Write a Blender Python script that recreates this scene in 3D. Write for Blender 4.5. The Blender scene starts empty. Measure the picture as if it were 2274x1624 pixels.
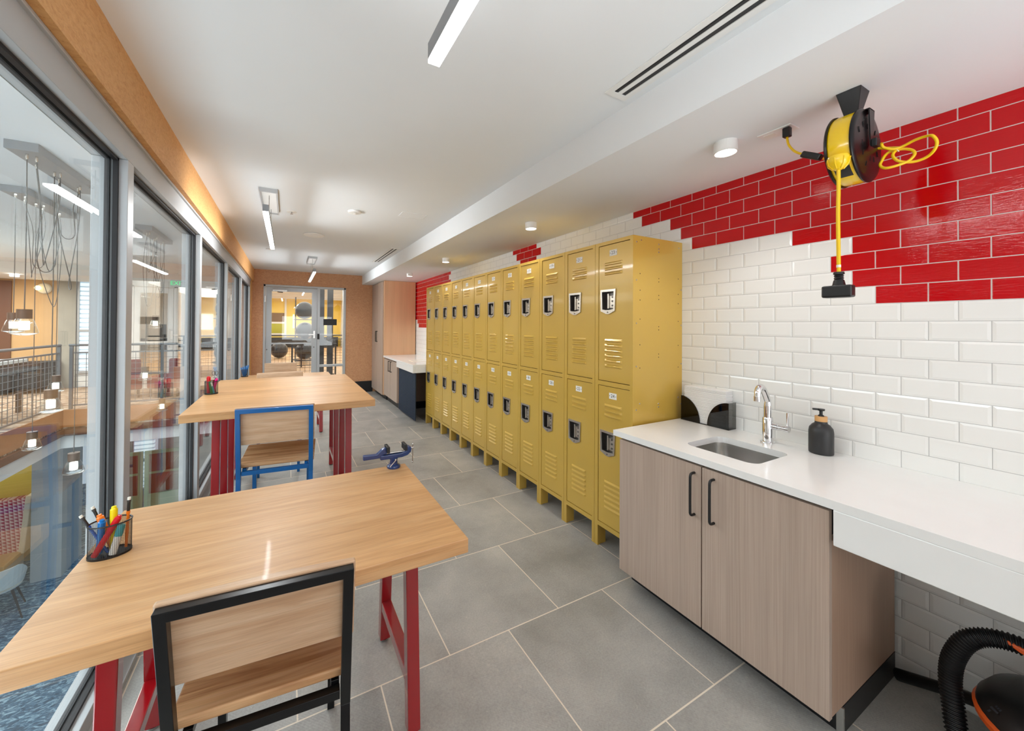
import bpy, bmesh, math, random
from mathutils import Vector, Matrix
random.seed(7)
C = bpy.context.scene.collection
S = bpy.context.scene
PI = math.pi

# ------------------------------------------------------------------ camera
CAM_Z = 1.4399
cam = bpy.data.cameras.new('camera'); camo = bpy.data.objects.new('camera', cam); C.objects.link(camo)
fw = Vector((0.45568786, 0.89009839, 0.00856901)); rt = Vector((0.89008492, -0.45574547, 0.0067006)); up = rt.cross(fw)
M = Matrix.Identity(4)
for i in range(3):
    M[i][0] = rt[i]; M[i][1] = up[i]; M[i][2] = -fw[i]; M[i][3] = (0, 0, CAM_Z)[i]
camo.matrix_world = M
cam.sensor_width = 36; cam.lens = 36 * 819.62 / 2274
cam.shift_x = (1137 - 1056.62) / 2274; cam.shift_y = (716.1 - 812) / 2274
cam.clip_start = 0.05; cam.clip_end = 200
S.camera = camo

# ------------------------------------------------------------------ world + colour management
W = bpy.data.worlds.new('world'); S.world = W; W.use_nodes = True
W.node_tree.nodes['Background'].inputs[0].default_value = (0.80, 0.90, 1.0, 1)
W.node_tree.nodes['Background'].inputs[1].default_value = 0.7
S.view_settings.view_transform = 'Standard'; S.view_settings.look = 'None'
S.view_settings.exposure = 0.0; S.view_settings.gamma = 1; S.view_settings.use_curve_mapping = False
S.cycles.use_denoising = True
S.cycles.max_bounces = 10; S.cycles.diffuse_bounces = 6; S.cycles.glossy_bounces = 5
S.cycles.transparent_max_bounces = 24; S.cycles.transmission_bounces = 8
S.cycles.caustics_reflective = False; S.cycles.caustics_refractive = False
S.cycles.sample_clamp_indirect = 6

# ------------------------------------------------------------------ room numbers
XL, XW = 1.8355, 2.300           # locker fronts, tiled wall
GX = -0.600                      # room face of the glazed wall
ZC, ZS, XB = 2.487, 2.295, 1.425 # ceiling, lowered ceiling over the lockers, its drop edge
YB, YF = 8.131, -3.4             # cork end wall, wall behind the camera
CT = 0.857                       # counter height

# ------------------------------------------------------------------ lights of the room
def area(name, loc, sx, sy, power, col=(0.97, 0.98, 1.0), rot=(0, 0, 0), spread=PI, parent=None):
    l = bpy.data.lights.new(name, 'AREA'); l.shape = 'RECTANGLE'; l.size = sx; l.size_y = sy
    l.energy = power; l.color = col; l.spread = spread
    o = bpy.data.objects.new(name, l); C.objects.link(o); o.location = loc; o.rotation_euler = rot
    if parent: o.parent = parent; 
    return o
BARS = [(0.37, -0.36), (-0.135, 2.86), (0.35, 5.81), (0.30, -2.9)]      # x, y of the near end, 1.36 m long
BAR_Z, BAR_L = 2.19, 1.36
for x, y in BARS:
    area('bar_light_down', (x, y + BAR_L / 2, BAR_Z - 0.002), 0.03, BAR_L - 0.02, 16 if y > 0 else 1.5, (0.92, 0.965, 1.0))
    area('bar_light_up', (x, y + BAR_L / 2, BAR_Z + 0.062), 0.03, BAR_L - 0.04, 0.9 if y > 0 else 2.0, (0.92, 0.965, 1.0), rot=(PI, 0, 0))
for x, y in BARS[:3]:      # the luminous sides of the diffusers
    for sg in (-1, 1): area('bar_light_side', (x + sg * 0.020, y + BAR_L / 2, BAR_Z + 0.006), 0.012, BAR_L - 0.02, 5 if y > 0 else 1, (0.92, 0.965, 1.0), rot=(0, -sg * PI / 2, 0), spread=math.radians(95))
PUCKS = [(1.80, 0.99), (1.80, 2.52), (1.80, 4.37), (1.80, 5.93), (1.80, -0.9)]
for x, y in PUCKS:
    l = bpy.data.lights.new('puck_light', 'SPOT'); l.energy = (18 if y < 1.5 else 26) if y > 0 else 2; l.spot_size = math.radians(125); l.spot_blend = 0.6
    l.shadow_soft_size = 0.045; l.color = (1, 0.97, 0.93)
    o = bpy.data.objects.new('puck_light', l); C.objects.link(o); o.location = (x, y, ZS - 0.052)
# added area lights without fixtures, standing in for atrium, gallery and gym light
area('atrium_fill', (-2.6, 3.0, 2.50), 1.6, 9.0, 310, (0.86, 0.94, 1.0))
area('atrium_lower_fill', (-5.6, 9.0, -0.62), 3.0, 3.0, 170, (1, 0.97, 0.90))
area('atrium_end_fill', (-3.6, -2.8, 0.2), 5.0, 4.0, 40, (0.86, 0.93, 1.0), rot=(math.radians(90), 0, 0))  # added fill shining along the atrium, no window behind it
area('atrium_up_fill', (-2.8, -1.2, -2.2), 3.8, 5.0, 345, (0.90, 0.96, 1.0), rot=(PI, 0, 0))  # added out of view to throw light up onto the room's ceiling
area('gallery_fill', (-5.2, 8.0, 2.30), 2.4, 5.0, 290, (1, 0.96, 0.90))
area('gym_fill', (0.0, 18.0, 2.9), 8.0, 14.0, 620, (1, 0.98, 0.94))
area('corridor_fill', (0.3, 9.2, 2.5), 2.0, 1.2, 60, (1, 0.98, 0.94))
area('rear_up_fill', (0.9, -1.7, 1.0), 2.2, 2.6, 42, (0.93, 0.97, 1.0), rot=(PI, 0, 0))  # unseen upward light added behind the camera to brighten the ceiling
area('rear_fill', (0.9, -3.30, 1.25), 2.2, 1.7, 24, (0.93, 0.97, 1.0), rot=(math.radians(100), 0, 0), spread=math.radians(120))  # unseen fill added in front of the rear wall, no window there

# ------------------------------------------------------------------ node helpers
def srgb(r, g, b):
    f = lambda c: (c / 255 / 12.92) if c / 255 <= 0.04045 else ((c / 255 + 0.055) / 1.055) ** 2.4
    return (f(r), f(g), f(b), 1)
class NT:
    def __init__(s, name):
        s.m = bpy.data.materials.new(name); s.m.use_nodes = True; s.t = s.m.node_tree
        s.b = s.t.nodes['Principled BSDF']
    def n(s, typ, **k):
        o = s.t.nodes.new(typ)
        for a, v in k.items(): setattr(o, a, v)
        return o
    def l(s, a, b): s.t.links.new(a, b)
    def val(s, sock, v):
        if isinstance(v, bpy.types.NodeSocket): s.l(v, sock)
        else: sock.default_value = v
    def math(s, op, a, b=0.0, c=None):
        o = s.n('ShaderNodeMath', operation=op); s.val(o.inputs[0], a); s.val(o.inputs[1], b)
        if c is not None: s.val(o.inputs[2], c)
        return o.outputs[0]
    def mix(s, f, a, b, mode='MIX'):
        o = s.n('ShaderNodeMix', data_type='RGBA', blend_type=mode)
        s.val(o.inputs[0], f); s.val(o.inputs[6], a); s.val(o.inputs[7], b); return o.outputs[2]
    def pos(s):
        g = s.n('ShaderNodeNewGeometry'); return g.outputs['Position']
    def objc(s): return s.n('ShaderNodeTexCoord').outputs['Object']
    def xyz(s, v):
        o = s.n('ShaderNodeSeparateXYZ'); s.l(v, o.inputs[0]); return o.outputs
    def mapv(s, v, scale=(1, 1, 1), loc=(0, 0, 0), rot=(0, 0, 0)):
        o = s.n('ShaderNodeMapping'); s.l(v, o.inputs[0]); o.inputs['Scale'].default_value = scale
        o.inputs['Location'].default_value = loc; o.inputs['Rotation'].default_value = rot; return o.outputs[0]
    def noise(s, v, scale, detail=4, rough=0.5, dist=0.0):
        o = s.n('ShaderNodeTexNoise'); s.l(v, o.inputs['Vector']); o.inputs['Scale'].default_value = scale
        o.inputs['Detail'].default_value = detail; o.inputs['Roughness'].default_value = rough
        o.inputs['Distortion'].default_value = dist; return o.outputs[0]
    def ramp(s, f, stops):
        o = s.n('ShaderNodeValToRGB'); s.val(o.inputs[0], f); e = o.color_ramp.elements
        while len(e) < len(stops): e.new(0.5)
        for el, (p, c) in zip(e, stops): el.position = p; el.color = c
        return o.outputs[0]
    def bump(s, h, strength=0.2, dist=0.01):
        o = s.n('ShaderNodeBump'); s.l(h, o.inputs['Height']); o.inputs['Strength'].default_value = strength
        o.inputs['Distance'].default_value = dist; s.l(o.outputs[0], s.b.inputs['Normal'])
    def set(s, col=None, rough=0.5, metal=0.0, spec=0.5, coat=0.0):
        if col is not None: s.val(s.b.inputs['Base Color'], col)
        s.val(s.b.inputs['Roughness'], rough); s.b.inputs['Metallic'].default_value = metal
        s.b.inputs['Specular IOR Level'].default_value = spec; s.b.inputs['Coat Weight'].default_value = coat
        s.b.inputs['Coat Roughness'].default_value = 0.06
        return s.m
MAT = {}
def plain(name, col, rough=0.5, metal=0.0, spec=0.5, coat=0.0, var=0.04, vscale=6.0):
    t = NT(name); n = t.noise(t.objc(), vscale, 3)
    c = t.mix(1.0, col, t.ramp(n, [(0.3, (1 - var,) * 3 + (1,)), (0.7, (1, 1, 1, 1))]), 'MULTIPLY')
    MAT[name] = t.set(c, rough, metal, spec, coat); return t
def emis(name, col, strength):
    t = NT(name); t.set(col, 0.4); t.b.inputs['Emission Color'].default_value = col
    t.b.inputs['Emission Strength'].default_value = strength; MAT[name] = t.m
def g(v): return (v, v, v, 1)

plain('white_paint', srgb(236, 236, 233), 0.75, var=0.02, vscale=2)
plain('ceiling_paint', srgb(232, 236, 238), 0.8, var=0.02, vscale=2)
plain('white_plastic', srgb(235, 235, 232), 0.4)
plain('aluminium', srgb(180, 182, 183), 0.38, 0.2, var=0.03)
plain('aluminium_dark', srgb(150, 154, 158), 0.4, 0.4)
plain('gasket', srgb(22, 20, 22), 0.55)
plain('black_paint', srgb(9, 9, 11), 0.28, spec=0.35)
plain('black_plastic', srgb(16, 16, 17), 0.38)
plain('matt_black', srgb(20, 20, 21), 0.5)
plain('black_base', srgb(14, 15, 18), 0.35)
plain('red_paint', srgb(150, 8, 18), 0.16, spec=0.6, coat=0.5)
plain('blue_paint', srgb(0, 92, 158), 0.3, coat=0.1)
plain('vice_blue', srgb(14, 46, 100), 0.28, coat=0.5)
plain('steel', srgb(190, 188, 184), 0.25, 0.9)
plain('dark_steel', srgb(110, 106, 102), 0.35, 0.8)
plain('chrome', srgb(232, 232, 234), 0.06, 1.0, var=0.0)
plain('cup_rim', srgb(196, 190, 180), 0.24, 0.85)
plain('counter_white', srgb(238, 238, 236), 0.16, spec=0.5, var=0.015, vscale=14)
plain('grout_white', srgb(222, 220, 214), 0.7)
plain('grout_grey', srgb(176, 176, 174), 0.8)
plain('tile_white', srgb(234, 234, 231), 0.10, spec=0.55, var=0.02, vscale=3)
plain('yellow_plastic', srgb(240, 200, 6), 0.22, spec=0.6, coat=0.4)
plain('yellow_cord', srgb(238, 196, 6), 0.35)
plain('orange_plastic', srgb(222, 92, 34), 0.35)
plain('towel_paper', srgb(240, 240, 240), 0.85)
plain('bamboo', srgb(214, 164, 106), 0.5)
plain('bottle_black', srgb(36, 36, 37), 0.42)
plain('rubber', srgb(12, 12, 13), 0.5)
plain('concrete', srgb(176, 172, 160), 0.8, var=0.18, vscale=2.2)
plain('concrete_pale', srgb(196, 204, 206), 0.7, var=0.15, vscale=1.6)
plain('tan_wall', srgb(206, 166, 116), 0.7)
plain('brown_door', srgb(98, 62, 44), 0.5)
plain('fascia_wood', srgb(170, 112, 66), 0.5, var=0.15)
plain('yellow_wall', srgb(246, 214, 96), 0.7)
plain('grey_rail', srgb(112, 118, 122), 0.4, 0.3)
plain('dark_rail', srgb(46, 46, 46), 0.45)
plain('cream', srgb(226, 214, 190), 0.6)
plain('chair_shell', srgb(206, 216, 216), 0.5)
plain('red_fabric', srgb(118, 22, 34), 0.8)
plain('green_frame', srgb(176, 214, 150), 0.4)
plain('gym_floor', srgb(224, 186, 146), 0.35)
plain('ball_grey', srgb(44, 44, 46), 0.25, coat=0.2)
plain('white_label', srgb(238, 236, 228), 0.5)
plain('dark_text', srgb(40, 44, 52), 0.5)
plain('label_yellow', srgb(238, 206, 30), 0.45)
plain('teal_label', srgb(70, 168, 172), 0.5)
plain('marker_red', srgb(206, 16, 30), 0.3)
plain('marker_blue', srgb(0, 110, 184), 0.3)
plain('marker_orange', srgb(250, 130, 40), 0.35)
plain('marker_yellow', srgb(244, 220, 0), 0.35)
plain('marker_pink', srgb(232, 14, 130), 0.35)
plain('marker_green', srgb(50, 130, 50), 0.35)
plain('pencil_blue', srgb(30, 84, 170), 0.4)
plain('pencil_orange', srgb(240, 124, 20), 0.4)
plain('eraser', srgb(226, 222, 210), 0.7)
plain('brown_picture', srgb(134, 98, 44), 0.6, var=0.3, vscale=1.5)
plain('purple_picture', srgb(190, 190, 10), 0.6, var=0.25, vscale=1.5)
plain('wire_dark', srgb(60, 58, 56), 0.45, 0.3)
plain('cable_grey', srgb(84, 82, 78), 0.6)
plain('vent_dark', srgb(38, 38, 40), 0.5)
plain('pendant_cap', srgb(96, 76, 62), 0.4, 0.3)
emis('led_white', (1.0, 0.985, 0.95, 1), 9.0)
emis('puck_led', (1.0, 0.95, 0.88, 1), 9.0)
emis('bulb_glow', (1.0, 0.92, 0.76, 1), 5.0)
emis('window_glow', (0.80, 0.92, 1.0, 1), 1.5)
emis('curtain_glow', (1.0, 0.97, 0.88, 1), 1.5)
emis('exit_green', (0.05, 0.85, 0.30, 1), 1.4)
emis('sconce_glow', (1.0, 0.80, 0.45, 1), 4.0)

# tiles: red glaze
t = NT('tile_red'); n = t.noise(t.pos(), 9, 3)
c = t.mix(t.math('MULTIPLY', n, 0.5), srgb(184, 0, 10), srgb(194, 4, 16)); MAT['tile_red'] = t.set(c, 0.10, 0, 0.4, 0.05)
n2 = t.noise(t.mapv(t.pos(), (1, 6, 30)), 6, 2); t.bump(n2, 0.12, 0.004)
# locker enamel
t = NT('locker_gold'); n = t.noise(t.objc(), 5, 3)
c = t.mix(t.math('MULTIPLY', n, 0.6), srgb(206, 168, 72), srgb(198, 166, 84)); MAT['locker_gold'] = t.set(c, 0.30, 0.12, 0.5, 0.25)
n2 = t.noise(t.objc(), 120, 2); t.bump(n2, 0.05, 0.001)
# floor: 600 mm stone tiles in running bond, pale joints
t = NT('floor_tiles'); x, y, z = t.xyz(t.pos())[0:3]
D = 0.5991
v = t.math('DIVIDE', t.math('SUBTRACT', 2.6888, y), D); row = t.math('FLOOR', v)
par = t.math('FLOORED_MODULO', row, 2.0)
u = t.math('SUBTRACT', t.math('DIVIDE', t.math('SUBTRACT', x, 0.9475), D), t.math('MULTIPLY', par, 0.5))
fu = t.math('PINGPONG', u, 0.5); fv = t.math('PINGPONG', v, 0.5)
near = t.math('MINIMUM', fu, fv)
grout = t.math('LESS_THAN', near, 0.0046)
cid = t.n('ShaderNodeCombineXYZ'); t.l(t.math('FLOOR', u), cid.inputs[0]); t.l(row, cid.inputs[1])
wn = t.n('ShaderNodeTexWhiteNoise', noise_dimensions='3D'); t.l(cid.outputs[0], wn.inputs[0])
off = t.n('ShaderNodeVectorMath', operation='ADD'); t.l(t.pos(), off.inputs[0])
sc = t.n('ShaderNodeVectorMath', operation='SCALE'); t.l(wn.outputs[1], sc.inputs[0]); sc.inputs[3].default_value = 9; t.l(sc.outputs[0], off.inputs[1])
big = t.noise(off.outputs[0], 2.6, 5, 0.6); fine = t.noise(off.outputs[0], 130, 3, 0.7); spk = t.noise(off.outputs[0], 42, 2, 0.5)
base = t.ramp(big, [(0.28, srgb(144, 142, 137)), (0.5, srgb(162, 160, 155)), (0.74, srgb(180, 177, 170))])
base = t.mix(1.0, base, t.ramp(fine, [(0.3, g(0.84)), (0.7, g(1.10))]), 'MULTIPLY')
base = t.mix(t.math('MULTIPLY', t.math('GREATER_THAN', spk, 0.73), 0.35), base, srgb(190, 186, 176))
br = t.math('ADD', 0.94, t.math('MULTIPLY', wn.outputs[0], 0.12))
cb = t.n('ShaderNodeCombineColor'); [t.l(br, cb.inputs[i]) for i in range(3)]
base = t.mix(1.0, base, cb.outputs[0], 'MULTIPLY')
col = t.mix(grout, base, srgb(226, 214, 196))
MAT['floor_tiles'] = t.set(col, t.math('ADD', 0.42, t.math('MULTIPLY', grout, 0.3)), 0, 0.45)
lines = t.n('ShaderNodeTexWave', wave_type='BANDS', bands_direction='DIAGONAL'); t.l(off.outputs[0], lines.inputs[0]); lines.inputs['Scale'].default_value = 55
hh = t.math('SUBTRACT', t.math('ADD', t.math('MULTIPLY', fine, 0.5), t.math('MULTIPLY', lines.outputs[1], 0.25)), t.math('MULTIPLY', grout, 1.0)); t.bump(hh, 0.25, 0.002)
# wood: planks laid along local X
def wood(name, c1, c2, c3, plank=0.125, axis='X', rough=0.40, scale=1.0, coat=0.04, contrast=1.0):
    t = NT(name); o = t.objc(); rot = (0, 0, 0)
    if axis == 'Z': rot = (0, PI / 2, 0)
    if axis == 'Y': rot = (0, 0, PI / 2)
    p = t.mapv(o, rot=rot); x, y, z = t.xyz(p)[0:3]
    pid = t.math('FLOOR', t.math('DIVIDE', t.math('ADD', y, 0.031), plank)); cmb = t.n('ShaderNodeCombineXYZ'); t.l(pid, cmb.inputs[0])
    wn = t.n('ShaderNodeTexWhiteNoise', noise_dimensions='3D'); t.l(cmb.outputs[0], wn.inputs[0])
    ad = t.n('ShaderNodeVectorMath', operation='ADD'); t.l(p, ad.inputs[0])
    sc = t.n('ShaderNodeVectorMath', operation='SCALE'); t.l(wn.outputs[1], sc.inputs[0]); sc.inputs[3].default_value = 5; t.l(sc.outputs[0], ad.inputs[1])
    q = ad.outputs[0]
    long = t.noise(t.mapv(q, (0.7 * scale, 9 * scale, 9 * scale)), 2.2, 4, 0.55, 0.7)
    fine = t.noise(t.mapv(q, (3 * scale, 120 * scale, 120 * scale)), 2.0, 4, 0.6)
    cath = t.noise(t.mapv(q, (0.55 * scale, 3.2 * scale, 3.2 * scale)), 1.6, 2, 0.5, 1.4)
    ring = t.math('PINGPONG', t.math('MULTIPLY', cath, 9.0), 1.0)
    c = t.ramp(long, [(0.30, c1), (0.52, c2), (0.75, c3)])
    c = t.mix(t.math('MULTIPLY', t.math('POWER', ring, 3.0), 0.22 * contrast), c, c1)
    c = t.mix(1.0, c, t.ramp(fine, [(0.32, g(0.86)), (0.62, g(1.04))]), 'MULTIPLY')
    br = t.math('ADD', 0.91, t.math('MULTIPLY', wn.outputs[0], 0.15)); cb = t.n('ShaderNodeCombineColor'); [t.l(br, cb.inputs[i]) for i in range(3)]
    c = t.mix(1.0, c, cb.outputs[0], 'MULTIPLY')
    MAT[name] = t.set(c, rough, 0, 0.45, coat); t.bump(fine, 0.06, 0.001)
wood('oak_top', srgb(186, 138, 88), srgb(202, 154, 104), srgb(210, 166, 118), 0.125, scale=1.4)
wood('beech_board', srgb(190, 150, 114), srgb(204, 168, 134), srgb(214, 182, 150), 0.110, scale=1.6)
wood('beech_seat', srgb(160, 108, 66), srgb(210, 166, 120), srgb(224, 186, 146), 0.13, scale=1.3, contrast=2.4)
wood('gym_boards', srgb(206, 160, 118), srgb(224, 184, 142), srgb(232, 196, 158), 0.09, axis='Y')
def laminate(name, a, b):
    t = NT(name); p = t.pos()
    n1 = t.noise(t.mapv(p, (60, 60, 0.7)), 3.0, 3, 0.6); n2 = t.noise(t.mapv(p, (9, 9, 0.4)), 2.0, 3, 0.5)
    c = t.mix(n1, a, b); c = t.mix(1.0, c, t.ramp(n2, [(0.3, g(0.93)), (0.7, g(1.04))]), 'MULTIPLY')
    MAT[name] = t.set(c, 0.42, 0, 0.4); t.bump(n1, 0.05, 0.001)
laminate('oak_laminate', srgb(160, 138, 122), srgb(196, 178, 164))
laminate('brown_laminate', srgb(158, 126, 104), srgb(190, 160, 138))
laminate('orange_laminate', srgb(206, 160, 120), srgb(216, 174, 136))
# cork / strand board
def cork(name, a, b, cdark, clight):
    t = NT(name); p = t.pos()
    w = t.n('ShaderNodeTexVoronoi', feature='F1'); t.l(t.mapv(p, (34, 34, 60)), w.inputs['Vector']); w.inputs['Scale'].default_value = 1.6
    n1 = t.noise(t.mapv(p, (9, 9, 26)), 2.6, 5, 0.65, 1.5); n2 = t.noise(t.mapv(p, (22, 22, 60)), 1.9, 3, 0.6, 2.2); n3 = t.noise(p, 1.1, 2)
    c = t.ramp(n1, [(0.35, a), (0.6, b)])
    c = t.mix(t.math('MULTIPLY', t.xyz(w.outputs['Color'])[0], 0.35), c, clight)
    c = t.mix(t.math('MULTIPLY', t.math('GREATER_THAN', n2, 0.66), 0.55), c, cdark)
    c = t.mix(1.0, c, t.ramp(n3, [(0.3, g(0.93)), (0.7, g(1.05))]), 'MULTIPLY')
    MAT[name] = t.set(c, 0.5, 0, 0.4); t.bump(n1, 0.1, 0.002)
cork('cork_beam', srgb(198, 140, 78), srgb(214, 160, 98), srgb(150, 94, 46), srgb(226, 178, 120))
cork('cork_wall', srgb(184, 128, 88), srgb(204, 150, 108), srgb(146, 94, 60), srgb(226, 182, 140))
# terrazzo of the lower floor, patterned carpet of the gallery, houndstooth
t = NT('terrazzo'); p = t.pos()
n1 = t.noise(t.mapv(p, (7, 16, 7)), 1.6, 4, 0.7, 1.0)
c = t.ramp(n1, [(0.36, srgb(34, 66, 92)), (0.5, srgb(70, 112, 142)), (0.62, srgb(170, 204, 222))]); MAT['terrazzo'] = t.set(c, 0.25)
t = NT('gallery_carpet'); p = t.pos()
n1 = t.noise(t.mapv(p, (2.2, 16, 4)), 2.0, 4, 0.7, 0.6)
c = t.ramp(n1, [(0.40, srgb(96, 70, 54)), (0.50, srgb(150, 124, 100)), (0.60, srgb(226, 216, 200))]); MAT['gallery_carpet'] = t.set(c, 0.9)
t = NT('houndstooth'); o = t.objc(); x, y, z = t.xyz(o)[0:3]
a = t.math('ADD', t.math('MULTIPLY', x, 36.0), t.math('MULTIPLY', z, 6.0)); b = t.math('SUBTRACT', t.math('MULTIPLY', z, 36.0), t.math('MULTIPLY', x, 6.0))
ca = t.math('FLOORED_MODULO', t.math('FLOOR', a), 2.0); cb_ = t.math('FLOORED_MODULO', t.math('FLOOR', b), 2.0)
stripe = t.math('LESS_THAN', t.math('FRACT', t.math('MULTIPLY', t.math('ADD', a, b), 0.5)), 0.5)
same = t.math('COMPARE', ca, cb_, 0.5)
k = t.math('ADD', t.math('MULTIPLY', same, ca), t.math('MULTIPLY', t.math('SUBTRACT', 1.0, same), stripe))
MAT['houndstooth'] = t.set(t.mix(k, srgb(228, 196, 196), srgb(168, 40, 76)), 0.85)
t = NT('ribbed_dark'); x, y, z = t.xyz(t.pos())[0:3]
wv = t.math('SINE', t.math('MULTIPLY', y, 240.0)); wz = t.math('SINE', t.math('MULTIPLY', z, 260.0))
c = t.mix(t.math('MULTIPLY', t.math('ADD', wv, 1.0), 0.35), srgb(22, 32, 46), srgb(52, 68, 90)); MAT['ribbed_dark'] = t.set(c, 0.6); t.bump(t.math('MULTIPLY', wv, wz), 0.5, 0.004)
t = NT('louvre_glow'); x, y, z = t.xyz(t.pos())[0:3]
wv = t.math('GREATER_THAN', t.math('SINE', t.math('MULTIPLY', z, 62.0)), 0.55)
c = t.mix(wv, (0.74, 0.86, 0.94, 1), (0.36, 0.46, 0.54, 1)); t.set(c, 0.5); t.l(c, t.b.inputs['Emission Color']); t.b.inputs['Emission Strength'].default_value = 1.1; MAT['louvre_glow'] = t.m
# glass: clear and reflective
def glassy(name, tint, ior=1.5, rough=0.0, boost=1.0):
    t = NT(name); t.t.nodes.remove(t.b)
    tr = t.n('ShaderNodeBsdfTransparent'); tr.inputs[0].default_value = tint
    gl = t.n('ShaderNodeBsdfGlossy'); gl.inputs['Roughness'].default_value = rough; gl.inputs[0].default_value = (1, 1, 1, 1)
    ge = t.n('ShaderNodeNewGeometry'); dt = t.n('ShaderNodeVectorMath', operation='DOT_PRODUCT'); t.l(ge.outputs['Incoming'], dt.inputs[0]); t.l(ge.outputs['Normal'], dt.inputs[1])
    f0 = ((ior - 1) / (ior + 1)) ** 2; oc = t.math('SUBTRACT', 1.0, t.math('ABSOLUTE', dt.outputs['Value']))
    fr_ = t.math('ADD', f0, t.math('MULTIPLY', t.math('POWER', oc, 5.0), 1 - f0))
    mx = t.n('ShaderNodeMixShader'); t.l(t.math('MINIMUM', t.math('MULTIPLY', fr_, boost), 1.0), mx.inputs[0]); t.l(tr.outputs[0], mx.inputs[1]); t.l(gl.outputs[0], mx.inputs[2])
    t.l(mx.outputs[0], t.t.nodes['Material Output'].inputs[0]); MAT[name] = t.m
glassy('clear_glass', (0.955, 0.985, 0.985, 1), 1.5, boost=0.9)
glassy('pendant_glass', (0.90, 0.94, 0.95, 1), 1.45, 0.02, 1.6)
glassy('smoked_acrylic', (0.16, 0.14, 0.13, 1), 1.45, 0.02)
glassy('smoked_acrylic_side', (0.62, 0.62, 0.61, 1), 1.45, 0.02)

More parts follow.
